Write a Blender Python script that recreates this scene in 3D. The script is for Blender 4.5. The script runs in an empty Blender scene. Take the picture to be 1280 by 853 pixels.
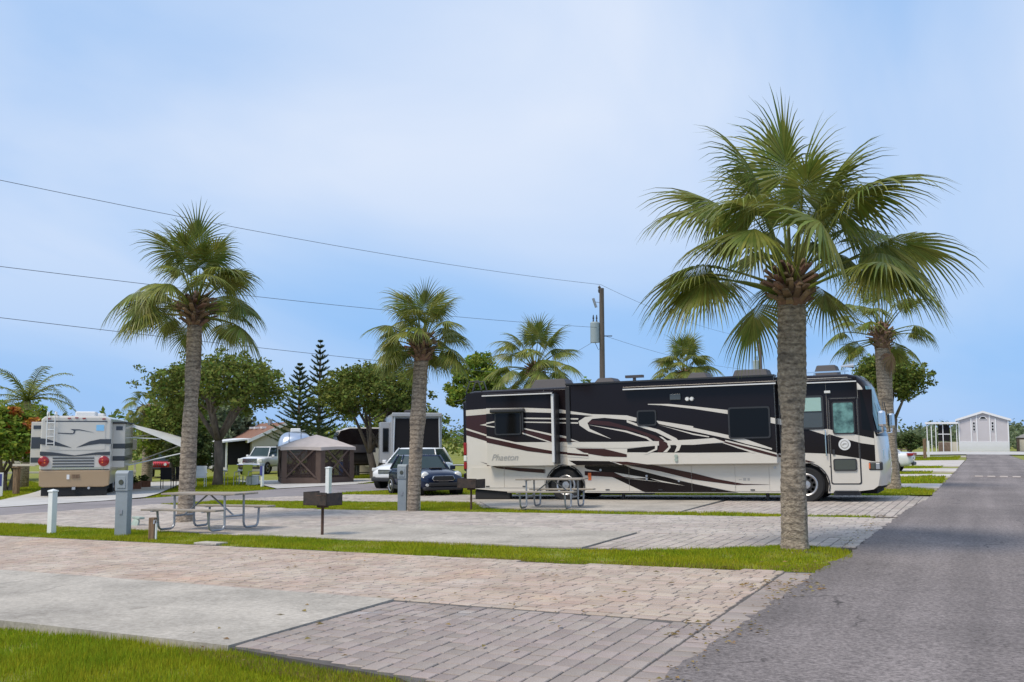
import bpy, bmesh, math, random
import numpy as np
from mathutils import Vector, Matrix, Euler
R = math.radians
SC = bpy.context.scene
COL = SC.collection

# ---------------------------------------------------------------- camera
cam_d = bpy.data.cameras.new('camera')
cam = bpy.data.objects.new('camera', cam_d)
COL.objects.link(cam)
cam.location = (0, 0, 1.7)
cam.rotation_euler = (R(90 + 5.378), 0, R(24.577))
cam_d.sensor_width = 36
cam_d.lens = 36
cam_d.clip_start = 0.1
cam_d.clip_end = 5000
SC.camera = cam

# ---------------------------------------------------------------- sky, sun, exposure
SUN_EL, SUN_AZ = 56, 205          # azimuth the light comes from, degrees from +Y clockwise
w = bpy.data.worlds.new('World')
SC.world = w
w.use_nodes = True
nt = w.node_tree
for n in list(nt.nodes):
    nt.nodes.remove(n)
def N(t, **k):
    n = nt.nodes.new(t)
    for a, b in k.items():
        setattr(n, a, b)
    return n
L = nt.links.new
out = N('ShaderNodeOutputWorld')
bg = N('ShaderNodeBackground')
sky = N('ShaderNodeTexSky', sky_type='NISHITA')
sky.sun_disc = False
sky.sun_elevation = R(SUN_EL)
sky.sun_rotation = R(SUN_AZ)
sky.air_density = 1.0
sky.dust_density = 0.3
sky.ozone_density = 2.0
tc = N('ShaderNodeTexCoord')
sep = N('ShaderNodeSeparateXYZ')
L(tc.outputs['Generated'], sep.inputs[0])
zz = N('ShaderNodeMath', operation='MAXIMUM'); zz.inputs[1].default_value = 0.0
L(sep.outputs[2], zz.inputs[0])
za = N('ShaderNodeMath', operation='ADD'); za.inputs[1].default_value = 0.22
L(zz.outputs[0], za.inputs[0])
dx = N('ShaderNodeMath', operation='DIVIDE'); dy = N('ShaderNodeMath', operation='DIVIDE')
L(sep.outputs[0], dx.inputs[0]); L(za.outputs[0], dx.inputs[1])
L(sep.outputs[1], dy.inputs[0]); L(za.outputs[0], dy.inputs[1])
cmb = N('ShaderNodeCombineXYZ')
L(dx.outputs[0], cmb.inputs[0]); L(dy.outputs[0], cmb.inputs[1])
n1 = N('ShaderNodeTexNoise'); n1.inputs['Scale'].default_value = 0.85
n1.inputs['Detail'].default_value = 7; n1.inputs['Roughness'].default_value = 0.46
n1.inputs['Distortion'].default_value = 0.5
mp = N('ShaderNodeMapping'); mp.inputs['Location'].default_value = (0.42, 4.34, 0)
mp.inputs['Rotation'].default_value = (0, 0, R(30)); mp.inputs['Scale'].default_value = (1.0, 0.5, 1)
L(cmb.outputs[0], mp.inputs[0]); L(mp.outputs[0], n1.inputs['Vector'])
cr = N('ShaderNodeValToRGB')
cr.color_ramp.elements[0].position = 0.35; cr.color_ramp.elements[0].color = (0.06, 0.06, 0.06, 1)
cr.color_ramp.elements[1].position = 0.63; cr.color_ramp.elements[1].color = (0.96, 0.96, 0.96, 1)
L(n1.outputs[0], cr.inputs[0])
# thinner cloud towards the horizon, as the layer is high and hazy
hz = N('ShaderNodeMapRange'); hz.inputs[1].default_value = 0.0; hz.inputs[2].default_value = 0.30
hz.inputs[3].default_value = 0.22; hz.inputs[4].default_value = 1.0
L(zz.outputs[0], hz.inputs[0])
cm = N('ShaderNodeMath', operation='MULTIPLY')
L(cr.outputs[0], cm.inputs[0]); L(hz.outputs[0], cm.inputs[1])
# blue air: the clear-sky model under a thin even blue veil
vr = N('ShaderNodeValToRGB')
e = vr.color_ramp.elements
e[0].position = 0.0; e[0].color = (.22, .49, .93, 1)
e[1].position = 1.0; e[1].color = (.24, .47, .88, 1)
k = e.new(.16); k.color = (.27, .545, .95, 1)
k = e.new(.42); k.color = (.29, .55, .94, 1)
L(zz.outputs[0], vr.inputs[0])
vs_ = N('ShaderNodeMix', data_type='RGBA', blend_type='MULTIPLY'); vs_.inputs[0].default_value = 1.0
vs_.inputs[7].default_value = (9.3, 9.3, 9.6, 1)
L(vr.outputs[0], vs_.inputs[6])
air = N('ShaderNodeMix', data_type='RGBA'); air.inputs[0].default_value = 0.86
L(sky.outputs[0], air.inputs[6]); L(vs_.outputs[2], air.inputs[7])
cl = N('ShaderNodeMix', data_type='RGBA')
cl.inputs[7].default_value = (7.2, 7.9, 9.2, 1)
L(cm.outputs[0], cl.inputs[0]); L(air.outputs[2], cl.inputs[6])
L(cl.outputs[2], bg.inputs[0])
bg.inputs[1].default_value = 0.10
L(bg.outputs[0], out.inputs[0])

sun_d = bpy.data.lights.new('sun', 'SUN')
sun_d.energy = 2.7
sun_d.angle = R(20)
sun_d.color = (1.0, 0.895, 0.74)
sun = bpy.data.objects.new('sun', sun_d)
COL.objects.link(sun)
_d = Vector((math.sin(R(SUN_AZ)) * math.cos(R(SUN_EL)), math.cos(R(SUN_AZ)) * math.cos(R(SUN_EL)), math.sin(R(SUN_EL))))
sun.rotation_euler = _d.to_track_quat('Z', 'Y').to_euler()
sun.location = (0, 0, 60)
SC.view_settings.view_transform = 'Standard'
SC.view_settings.look = 'None'
SC.view_settings.gamma = 1.0
SC.view_settings.use_curve_mapping = False
SC.view_settings.exposure = 0.10

# ---------------------------------------------------------------- helpers
def tz(x):
    """the lots fall gently (2%) away from the main road"""
    return 0.02 * (min(-2.0, max(x, -50.0)) + 2.0)

class MB:
    def __init__(s):
        s.v = []; s.f = []
    def add(s, vs, fs):
        o = len(s.v)
        s.v += [tuple(p) for p in vs]
        s.f += [tuple(i + o for i in f) for f in fs]
        return s
    def box(s, c, d, rz=0, m=None):
        x, y, z = d[0] / 2, d[1] / 2, d[2] / 2
        P = [Vector((a * x, b * y, e * z)) for e in (-1, 1) for a, b in ((-1, -1), (1, -1), (1, 1), (-1, 1))]
        if rz:
            q = Matrix.Rotation(rz, 3, 'Z'); P = [q @ p for p in P]
        if m is not None:
            P = [m @ p for p in P]
        P = [p + Vector(c) for p in P]
        return s.add(P, [(3, 2, 1, 0), (4, 5, 6, 7), (0, 1, 5, 4), (1, 2, 6, 5), (2, 3, 7, 6), (3, 0, 4, 7)])
    def bb(s, x0, x1, y0, y1, z0, z1):
        return s.box(((x0 + x1) / 2, (y0 + y1) / 2, (z0 + z1) / 2), (abs(x1 - x0), abs(y1 - y0), abs(z1 - z0)))
    def cyl(s, p0, p1, r0, r1=None, n=10, cap=True):
        return s.tube([p0, p1], [r0, r0 if r1 is None else r1], n, cap)
    def tube(s, pts, r, n=6, cap=True):
        pts = [Vector(p) for p in pts]
        if not isinstance(r, (list, tuple)):
            r = [r] * len(pts)
        rings = []; up = None
        for i, p in enumerate(pts):
            t = (pts[min(i + 1, len(pts) - 1)] - pts[max(i - 1, 0)])
            if t.length < 1e-9: t = Vector((0, 0, 1))
            t.normalize()
            if up is None:
                up = Vector((0, 0, 1)) if abs(t.z) < .9 else Vector((1, 0, 0))
            a = t.cross(up)
            if a.length < 1e-6: a = t.orthogonal()
            a.normalize(); b = a.cross(t); up = b
            rings.append([p + (a * math.cos(2 * math.pi * k / n) + b * math.sin(2 * math.pi * k / n)) * r[i] for k in range(n)])
        vs = [q for g in rings for q in g]; fs = []
        for i in range(len(pts) - 1):
            for k in range(n):
                k2 = (k + 1) % n
                fs.append((i * n + k, i * n + k2, (i + 1) * n + k2, (i + 1) * n + k))
        if cap:
            fs.append(tuple(range(n))[::-1]); fs.append(tuple((len(pts) - 1) * n + k for k in range(n)))
        return s.add(vs, fs)
    def lathe(s, prof, n=16, c=(0, 0, 0), axis='Z', cap=True):
        vs = []; fs = []
        for r, z in prof:
            for k in range(n):
                a = 2 * math.pi * k / n
                p = (r * math.cos(a), r * math.sin(a), z)
                if axis == 'Y': p = (p[0], z, p[1])
                if axis == 'X': p = (z, p[0], p[1])
                vs.append((p[0] + c[0], p[1] + c[1], p[2] + c[2]))
        for i in range(len(prof) - 1):
            for k in range(n):
                k2 = (k + 1) % n
                fs.append((i * n + k, i * n + k2, (i + 1) * n + k2, (i + 1) * n + k))
        if cap:
            fs.append(tuple(range(n))[::-1]); fs.append(tuple((len(prof) - 1) * n + k for k in range(n)))
        return s.add(vs, fs)
    def prism(s, poly, axis, d0, d1):
        def pt(a, b, d):
            return {'Y': (a, d, b), 'X': (d, a, b), 'Z': (a, b, d)}[axis]
        n = len(poly)
        vs = [pt(a, b, d0) for a, b in poly] + [pt(a, b, d1) for a, b in poly]
        fs = [tuple(range(n)), tuple(range(2 * n - 1, n - 1, -1))]
        fs += [(i, i + n, (i + 1) % n + n, (i + 1) % n) for i in range(n)]
        return s.add(vs, fs)
    def build(s, name, mt, parent=None, smooth=False, bevel=0, loc=None, fixn=True):
        me = bpy.data.meshes.new(name)
        me.from_pydata(s.v, [], s.f)
        if fixn:
            bm = bmesh.new(); bm.from_mesh(me)
            bmesh.ops.recalc_face_normals(bm, faces=bm.faces)
            bm.to_mesh(me); bm.free()
        me.materials.append(MT(mt) if isinstance(mt, str) else mt)
        return obj(name, me, parent, smooth, bevel, loc)

def obj(name, me, parent=None, smooth=False, bevel=0, loc=None):
    o = bpy.data.objects.new(name, me)
    COL.objects.link(o)
    if parent is not None: o.parent = parent
    if loc is not None: o.location = loc
    if smooth:
        me.polygons.foreach_set('use_smooth', [True] * len(me.polygons))
        if smooth == 'auto':
            try: me.set_sharp_from_angle(angle=R(38))
            except Exception: pass
    if bevel:
        b = o.modifiers.new('bevel', 'BEVEL'); b.width = bevel; b.segments = 2; b.limit_method = 'ANGLE'; b.angle_limit = R(40)
    return o

def tag(o, label, cat=None, group=None, kind=None):
    o['label'] = label
    if cat: o['category'] = cat
    if group: o['group'] = group
    if kind: o['kind'] = kind
    return o
def thing(name, label, cat, loc=(0, 0, 0), rz=0, group=None, rot=None):
    o = bpy.data.objects.new(name, None)
    o.empty_display_size = .2
    COL.objects.link(o); o.location = loc; o.rotation_euler = rot or (0, 0, rz)
    return tag(o, label, cat, group)
def copy_tree(o, parent=None, **k):
    c = o.copy(); COL.objects.link(c)
    if parent is not None: c.parent = parent
    for ch in list(o.children):
        copy_tree(ch, c)
    return c

# ---------------------------------------------------------------- materials
_M = {}
def MT(n): return _M[n]
def mat(name, col, rough=0.6, metal=0.0, var=0.0, vscale=3.0, vcol=None, bump=0.0, bscale=40.0, coat=0.0, spec=0.5,
        objrand=0.0, island=0.0, transl=0.0, detail=5, stretch=None, coords='Object', alpha=1.0, patches=None):
    m = bpy.data.materials.new(name); m.use_nodes = True
    t = m.node_tree; b = t.nodes['Principled BSDF']
    def nn(ty, **k):
        q = t.nodes.new(ty)
        for a, c in k.items(): setattr(q, a, c)
        return q
    b.inputs['Roughness'].default_value = rough
    b.inputs['Metallic'].default_value = metal
    b.inputs['Specular IOR Level'].default_value = spec
    b.inputs['Coat Weight'].default_value = coat
    b.inputs['Coat Roughness'].default_value = 0.05
    c4 = (*col, 1); b.inputs['Base Color'].default_value = c4
    tcn = nn('ShaderNodeTexCoord'); src = tcn.outputs[coords]
    if coords == 'World':
        pass
    if stretch:
        mpn = nn('ShaderNodeMapping'); mpn.inputs['Scale'].default_value = stretch
        t.links.new(src, mpn.inputs[0]); src = mpn.outputs[0]
    cur = None
    if var:
        no = nn('ShaderNodeTexNoise'); no.inputs['Scale'].default_value = vscale; no.inputs['Detail'].default_value = detail
        no.inputs['Roughness'].default_value = .6
        t.links.new(src, no.inputs['Vector'])
        mr = nn('ShaderNodeMapRange'); mr.inputs[1].default_value = .3; mr.inputs[2].default_value = .7
        t.links.new(no.outputs[0], mr.inputs[0])
        mx = nn('ShaderNodeMix', data_type='RGBA')
        v2 = vcol or tuple(min(1, c * (1 + var)) for c in col)
        v1 = col if vcol else tuple(c * (1 - var) for c in col)
        mx.inputs[6].default_value = (*v1, 1); mx.inputs[7].default_value = (*v2, 1)
        t.links.new(mr.outputs[0], mx.inputs[0]); cur = mx.outputs[2]
    if patches:
        no = nn('ShaderNodeTexNoise'); no.inputs['Scale'].default_value = patches[1]; no.inputs['Detail'].default_value = 6
        t.links.new(src, no.inputs['Vector'])
        mr = nn('ShaderNodeMapRange'); mr.inputs[1].default_value = patches[2]; mr.inputs[2].default_value = patches[2] + .12
        t.links.new(no.outputs[0], mr.inputs[0])
        mx = nn('ShaderNodeMix', data_type='RGBA'); mx.inputs[7].default_value = (*patches[0], 1)
        if cur is None: mx.inputs[6].default_value = c4
        else: t.links.new(cur, mx.inputs[6])
        sc_ = nn('ShaderNodeMath', operation='MULTIPLY'); sc_.inputs[1].default_value = patches[3]
        t.links.new(mr.outputs[0], sc_.inputs[0])
        t.links.new(sc_.outputs[0], mx.inputs[0]); cur = mx.outputs[2]
    if objrand or island:
        ad = nn('ShaderNodeMath', operation='ADD')
        if objrand:
            oi = nn('ShaderNodeObjectInfo'); t.links.new(oi.outputs['Random'], ad.inputs[0])
        else: ad.inputs[0].default_value = 0
        if island:
            ge = nn('ShaderNodeNewGeometry'); t.links.new(ge.outputs['Random Per Island'], ad.inputs[1])
        else: ad.inputs[1].default_value = 0
        fr = nn('ShaderNodeMath', operation='FRACT'); t.links.new(ad.outputs[0], fr.inputs[0])
        amt = max(objrand, island)
        hs = nn('ShaderNodeHueSaturation')
        mr = nn('ShaderNodeMapRange'); mr.inputs[3].default_value = 1 - amt; mr.inputs[4].default_value = 1 + amt
        t.links.new(fr.outputs[0], mr.inputs[0]); t.links.new(mr.outputs[0], hs.inputs['Value'])
        m2 = nn('ShaderNodeMath', operation='MULTIPLY'); m2.inputs[1].default_value = 7.31
        f2 = nn('ShaderNodeMath', operation='FRACT'); t.links.new(fr.outputs[0], m2.inputs[0]); t.links.new(m2.outputs[0], f2.inputs[0])
        mh = nn('ShaderNodeMapRange'); mh.inputs[3].default_value = .5 - .1 * amt; mh.inputs[4].default_value = .5 + .06 * amt
        t.links.new(f2.outputs[0], mh.inputs[0]); t.links.new(mh.outputs[0], hs.inputs['Hue'])
        if cur is None: hs.inputs['Color'].default_value = c4
        else: t.links.new(cur, hs.inputs['Color'])
        cur = hs.outputs[0]
    if cur is not None: t.links.new(cur, b.inputs['Base Color'])
    if bump:
        no = nn('ShaderNodeTexNoise'); no.inputs['Scale'].default_value = bscale; no.inputs['Detail'].default_value = 4
        t.links.new(src, no.inputs['Vector'])
        bp = nn('ShaderNodeBump'); bp.inputs['Strength'].default_value = bump; bp.inputs['Distance'].default_value = .02
        t.links.new(no.outputs[0], bp.inputs['Height']); t.links.new(bp.outputs[0], b.inputs['Normal'])
    if transl:
        tr = nn('ShaderNodeBsdfTranslucent'); ms = nn('ShaderNodeMixShader'); ms.inputs[0].default_value = transl
        if cur is not None: t.links.new(cur, tr.inputs[0])
        else: tr.inputs[0].default_value = c4
        t.links.new(b.outputs[0], ms.inputs[1]); t.links.new(tr.outputs[0], ms.inputs[2])
        t.links.new(ms.outputs[0], t.nodes['Material Output'].inputs[0])
    if alpha < 1:
        tp = nn('ShaderNodeBsdfTransparent'); ms = nn('ShaderNodeMixShader'); ms.inputs[0].default_value = alpha
        t.links.new(tp.outputs[0], ms.inputs[1]); t.links.new(b.outputs[0], ms.inputs[2])
        t.links.new(ms.outputs[0], t.nodes['Material Output'].inputs[0])
    _M[name] = m
    return m

mat('turf', (0.16, 0.20, 0.018), .95, var=.5, vscale=1.6, vcol=(0.27, 0.255, 0.04), bump=.8, bscale=30, patches=((.27, .19, .09), .45, .60, .5))
mat('grass_blade', (0.20, 0.30, 0.010), .75, spec=.2, var=.5, vscale=.8, vcol=(0.38, 0.39, 0.020), island=.4, transl=.35, patches=((.46, .37, .10), 1.3, .60, .38))
mat('grass_dry', (0.30, 0.22, 0.08), .8, spec=.2, island=.35, transl=.3)
mat('asphalt_lane', (0.24, 0.215, 0.215), .92, var=.2, vscale=.6, bump=.4, bscale=60)
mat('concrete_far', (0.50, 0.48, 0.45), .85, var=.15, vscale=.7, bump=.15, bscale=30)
mat('concrete_side', (0.12, 0.115, 0.105), .95, var=.3, vscale=4)
mat('paver_bed', (0.10, 0.088, 0.08), .95, var=.3, vscale=6)
mat('paver_grey', (0.265, 0.213, 0.184), .85, var=.25, vscale=1.2, vcol=(0.375, 0.32, 0.285), bump=.4, bscale=60, objrand=.15, island=.15, patches=((.38, .38, .38), 2.2, .62, .5))
mat('paver_warm', (0.40, 0.30, 0.23), .85, var=.3, vscale=.9, vcol=(0.49, 0.415, 0.345), bump=.4, bscale=60, objrand=.13, island=.13, patches=((.50, .345, .24), .7, .56, .6))
mat('paver_pale', (0.37, 0.315, 0.27), .85, var=.22, vscale=.6, vcol=(0.46, 0.41, 0.36), bump=.2, bscale=50, island=.16)
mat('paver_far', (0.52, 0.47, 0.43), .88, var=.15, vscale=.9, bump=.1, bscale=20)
mat('bark_palm', (0.13, 0.098, 0.072), .95, var=.5, vscale=13.0, vcol=(0.47, 0.385, 0.30), bump=1.0, bscale=26, stretch=(1.2, 1.2, 2.2), detail=10, patches=((.12, .10, .085), 2.4, .56, .75))
mat('bark_tree', (0.17, 0.135, 0.105), .95, var=.4, vscale=3, bump=.8, bscale=14, stretch=(2, 2, .6))
mat('boot', (0.13, 0.08, 0.05), .9, var=.5, vscale=6, vcol=(0.30, 0.20, 0.125), bump=.5, bscale=20, island=.35)
mat('frond', (0.098, 0.145, 0.018), .45, spec=.4, var=.4, vscale=2.2, vcol=(0.26, 0.275, 0.062), objrand=.32, island=.25, transl=.3)
mat('frond_yellow', (0.27, 0.26, 0.03), .5, spec=.35, objrand=.2, island=.15, transl=.3)
mat('frond_dead', (0.27, 0.17, 0.09), .9, objrand=.2, island=.2, transl=.1)
mat('leaf_oak', (0.145, 0.19, 0.036), .7, spec=.25, island=.5, transl=.35)
mat('leaf_bright', (0.19, 0.27, 0.035), .7, spec=.25, island=.45, transl=.35)
mat('leaf_dark', (0.072, 0.105, 0.032), .75, spec=.2, island=.45, transl=.25)
mat('leaf_croton', (0.40, 0.19, 0.03), .6, spec=.3, island=.5, transl=.3)
mat('leaf_far', (0.13, 0.17, 0.09), .9, island=.35, transl=.2)
mat('wood_grey', (0.27, 0.23, 0.19), .9, var=.4, vscale=3, vcol=(0.40, 0.36, 0.30), bump=.4, bscale=20, stretch=(.5, 8, 8), objrand=.1)
mat('wood_post', (0.20, 0.13, 0.08), .9, var=.5, vscale=5, bump=.6, bscale=20, stretch=(3, 3, .5))
mat('galv', (0.34, 0.36, 0.39), .45, metal=.6, var=.2, vscale=9)
mat('pedestal', (0.27, 0.31, 0.34), .5, var=.12, vscale=3, spec=.4)
mat('pedestal_green', (0.35, 0.42, 0.36), .6, var=.15, vscale=6)
mat('pvc', (0.78, 0.80, 0.78), .45, var=.06, vscale=5)
mat('rust', (0.10, 0.055, 0.04), .85, var=.5, vscale=14, bump=.4, bscale=40)
mat('grill_black', (0.028, 0.024, 0.024), .7, var=.5, vscale=12, vcol=(0.075, 0.05, 0.04), bump=.3, bscale=50)
mat('black', (0.012, 0.012, 0.013), .5)
mat('rubber', (0.016, 0.016, 0.017), .8, bump=.2, bscale=60)
mat('dark_under', (0.008, 0.008, 0.008), .9)
mat('chrome', (0.75, 0.76, 0.78), .12, metal=1)
mat('alloy', (0.50, 0.50, 0.51), .38, metal=.8)
mat('rv_cream', (0.66, 0.615, 0.545), .22, coat=.6, var=.02, vscale=2)
mat('rv_black', (0.012, 0.008, 0.009), .12, coat=0, spec=.26)
mat('rv_maroon', (0.045, 0.014, 0.013), .14, coat=0, spec=.4)
mat('rv_trim', (0.03, 0.03, 0.034), .35)
mat('rv_roof', (0.50, 0.49, 0.47), .6)
mat('grey_text', (0.38, 0.37, 0.35), .4)
mat('glass_dark', (0.006, 0.006, 0.006), .06, spec=.22)
mat('glass_teal', (0.018, 0.04, 0.04), .05, spec=.4, var=.5, vscale=4.5, vcol=(0.20, 0.40, 0.37), detail=6)  # dark and teal mottling paints reflections into the glass colour
mat('glass_grey', (0.07, 0.08, 0.08), .08, spec=.6)
mat('curtain', (0.33, 0.50, 0.44), .5, coat=1.0)
mat('amber', (0.80, 0.16, 0.03), .3, coat=.6)
mat('red_lens', (0.30, 0.006, 0.008), .25, coat=.4)
mat('white_lens', (0.75, 0.75, 0.72), .15, coat=.6)
mat('white_paint', (0.72, 0.72, 0.71), .3, coat=.5)
mat('white_matte', (0.74, 0.74, 0.73), .65, var=.05, vscale=3)
mat('ac_grey', (0.055, 0.05, 0.055), .6)
mat('pole_wood', (0.115, 0.095, 0.08), .95, var=.3, vscale=4, stretch=(3, 3, .3))
mat('wire', (0.08, 0.09, 0.12), .6)
mat('transformer', (0.30, 0.36, 0.38), .5)

# leaf-scar rings round the palm trunks
_t = MT('bark_palm').node_tree; _b = _t.nodes['Principled BSDF']
_w = _t.nodes.new('ShaderNodeTexWave'); _w.bands_direction = 'Z'; _w.inputs['Scale'].default_value = 2.6; _w.inputs['Distortion'].default_value = 5.0; _w.inputs['Detail'].default_value = 4; _w.inputs['Detail Scale'].default_value = 1.6
_c = _t.nodes.new('ShaderNodeTexCoord'); _t.links.new(_c.outputs['Object'], _w.inputs['Vector'])
_r = _t.nodes.new('ShaderNodeMapRange'); _r.inputs[1].default_value = .05; _r.inputs[2].default_value = .45; _r.inputs[3].default_value = .76; _r.inputs[4].default_value = 1.14
_t.links.new(_w.outputs['Fac'], _r.inputs[0])
_cc = _t.nodes.new('ShaderNodeCombineColor'); [_t.links.new(_r.outputs[0], _cc.inputs[k]) for k in range(3)]
_m = _t.nodes.new('ShaderNodeMix'); _m.data_type = 'RGBA'; _m.blend_type = 'MULTIPLY'; _m.inputs[0].default_value = 1.0
_l = _b.inputs['Base Color'].links[0].from_socket
_t.links.new(_l, _m.inputs[6]); _t.links.new(_cc.outputs[0], _m.inputs[7]); _t.links.new(_m.outputs[2], _b.inputs['Base Color'])

def worn(name, c0, c1, speck, blotch, track, crack, stain, seed=0.0, bump=.5):
    """weathered ground: grain, broad blotches, lengthwise wear, hairline cracks and stains, all from world position"""
    m = bpy.data.materials.new(name); m.use_nodes = True; t = m.node_tree; b = t.nodes['Principled BSDF']
    b.inputs['Roughness'].default_value = .93; b.inputs['Specular IOR Level'].default_value = .3
    lk = t.links.new
    def nn(ty, **k):
        q = t.nodes.new(ty)
        for x, y in k.items(): setattr(q, x, y)
        return q
    pos = nn('ShaderNodeNewGeometry').outputs['Position']
    of = nn('ShaderNodeVectorMath', operation='ADD'); of.inputs[1].default_value = (seed, seed * 1.7, 0); lk(pos, of.inputs[0]); pos = of.outputs[0]
    def noise(scale, det=6, rough=.6, st=None, dist=0):
        v = pos
        if st:
            mp_ = nn('ShaderNodeMapping'); mp_.inputs['Scale'].default_value = st; lk(pos, mp_.inputs[0]); v = mp_.outputs[0]
        q = nn('ShaderNodeTexNoise'); q.inputs['Scale'].default_value = scale; q.inputs['Detail'].default_value = det; q.inputs['Roughness'].default_value = rough; q.inputs['Distortion'].default_value = dist
        lk(v, q.inputs['Vector']); return q.outputs[0]
    def rng(src, a_, b_, lo=0.0, hi=1.0):
        q = nn('ShaderNodeMapRange'); q.inputs[1].default_value = a_; q.inputs[2].default_value = b_; q.inputs[3].default_value = lo; q.inputs[4].default_value = hi
        lk(src, q.inputs[0]); return q.outputs[0]
    def mix(f, A, B, mode='MIX'):
        q = nn('ShaderNodeMix', data_type='RGBA', blend_type=mode)
        for s, i in ((f, 0), (A, 6), (B, 7)):
            if isinstance(s, (int, float)): q.inputs[i].default_value = s
            elif isinstance(s, tuple): q.inputs[i].default_value = (*s, 1)
            else: lk(s, q.inputs[i])
        return q.outputs[2]
    g = noise(speck, 12, .8)
    col = mix(rng(g, .36, .64), c0, c1)
    g2 = rng(noise(blotch, 8, .62), .35, .68, .76, 1.16)
    cb = nn('ShaderNodeCombineColor'); [lk(g2, cb.inputs[i]) for i in range(3)]
    col = mix(1.0, col, cb.outputs[0], 'MULTIPLY')
    if track:
        g3 = rng(noise(1.0, 4, .5, track), .40, .62, .84, 1.08); cb = nn('ShaderNodeCombineColor'); [lk(g3, cb.inputs[i]) for i in range(3)]
        col = mix(1.0, col, cb.outputs[0], 'MULTIPLY')
    col = mix(rng(noise(stain[0], 6, .6), stain[1], stain[1] + .07, 0, stain[2]), col, tuple(c * .55 for c in c0))
    if crack:
        w_ = nn('ShaderNodeTexNoise'); w_.inputs['Scale'].default_value = 1.6; w_.inputs['Detail'].default_value = 5; lk(pos, w_.inputs['Vector'])
        ad = nn('ShaderNodeVectorMath', operation='MULTIPLY_ADD'); ad.inputs[1].default_value = (.9, .9, 0); lk(w_.outputs[1], ad.inputs[0]); lk(pos, ad.inputs[2])
        vo = nn('ShaderNodeTexVoronoi', feature='DISTANCE_TO_EDGE'); vo.inputs['Scale'].default_value = crack[0]; lk(ad.outputs[0], vo.inputs['Vector'])
        mk_ = nn('ShaderNodeMath', operation='MULTIPLY'); lk(rng(vo.outputs['Distance'], 0, crack[1], 1, 0), mk_.inputs[0]); lk(rng(noise(.35, 3), .5, .58), mk_.inputs[1])
        sc_ = nn('ShaderNodeMath', operation='MULTIPLY'); sc_.inputs[1].default_value = crack[2]; lk(mk_.outputs[0], sc_.inputs[0])
        col = mix(sc_.outputs[0], col, tuple(c * .35 for c in c0))
    lk(col, b.inputs['Base Color'])
    bp = nn('ShaderNodeBump'); bp.inputs['Strength'].default_value = bump; bp.inputs['Distance'].default_value = .012; lk(g, bp.inputs['Height']); lk(bp.outputs[0], b.inputs['Normal'])
    _M[name] = m
worn('asphalt', (0.088, 0.074, 0.070), (0.37, 0.322, 0.305), 26, .22, (1.5, .05, 1), (.33, .006, .8), (.55, .655, .55), bump=.8)
worn('concrete', (0.32, 0.285, 0.240), (0.54, 0.492, 0.425), 16, .8, None, (.42, .004, .6), (1.1, .63, .45), seed=3.3, bump=.3)
# ================================================================ ground, roads, paving
BREAKS = [-50, -46, -40, -34, -28, -22, -16, -10, -6, -2]
def sheet(name, poly, off, mt, label, thick=0.0, side=None, kind='structure', parent=None, jag=0.0, seed=1):
    if jag:
        rr = random.Random(seed); q = []
        for i, a in enumerate(poly):
            b = poly[(i + 1) % len(poly)]
            L_ = math.dist(a, b); n = max(1, int(L_ / .16)) if L_ < 60 else 1
            for k in range(n):
                t = k / n
                x = a[0] + (b[0] - a[0]) * t; y = a[1] + (b[1] - a[1]) * t
                if n > 1: x += rr.gauss(0, jag); y += rr.gauss(0, jag)
                q.append((x, y))
        poly = q
    bm = bmesh.new()
    f = bm.faces.new([bm.verts.new((x, y, 0)) for x, y in poly])
    for xb in BREAKS[0:1] + BREAKS[-1:]:
        bmesh.ops.bisect_plane(bm, geom=bm.verts[:] + bm.edges[:] + bm.faces[:], plane_co=(xb, 0, 0), plane_no=(1, 0, 0))
    if thick:
        r = bmesh.ops.extrude_face_region(bm, geom=bm.faces[:])
        for e in r['geom']:
            if isinstance(e, bmesh.types.BMVert): e.co.z = -1
    for v in bm.verts:
        v.co.z = tz(v.co.x) + off - (thick if v.co.z < -.5 else 0)
    bmesh.ops.recalc_face_normals(bm, faces=bm.faces)
    me = bpy.data.meshes.new(name); bm.to_mesh(me); bm.free()
    if sum(p.normal.z * p.area for p in me.polygons) < 0 and not thick:
        me.flip_normals()
    me.materials.append(MT(mt))
    if side:
        me.materials.append(MT(side))
        for p in me.polygons:
            if abs(p.normal.z) < .7: p.material_index = 1
    o = obj(name, me, parent)
    if kind: o['kind'] = kind
    if label and parent is None: o['label'] = label
    return o

# base ground to the horizon
sheet('ground', [(-1800, -300), (1800, -300), (1800, 2600), (-1800, 2600)], -.06, 'turf', 'green lawn ground under the whole camp site')

ROAD_L = [(-2.36, -12), (-2.12, 7.1), (-1.94, 13.9), (-1.82, 15.9), (-1.69, 25.4), (-1.40, 31), (-1.25, 60), (-1.16, 89), (-1.5, 112)]
sheet('main_road', ROAD_L + [(2.2, 112), (2.72, 85), (3.1, 40), (3.4, -12)], 0.027, 'asphalt', 'worn grey asphalt road running past the camp sites', thick=.08, jag=.03)
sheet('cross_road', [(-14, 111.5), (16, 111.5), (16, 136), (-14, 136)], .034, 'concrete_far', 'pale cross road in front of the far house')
LANE_N = [(-25.6, 8), (-24.75, 20.1), (-24.0, 25), (-22.8, 30), (-22.1, 34.7), (-21, 45), (-19, 75)]
LANE_F = [(-23.5, 75), (-26, 50), (-27.0, 40.8), (-27.8, 34), (-28.0, 28), (-29, 20), (-30, 8)]
sheet('back_lane', LANE_N + LANE_F, 0.0, 'asphalt_lane', 'narrow asphalt lane behind the paved sites', thick=.03, jag=.02, seed=4)
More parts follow.
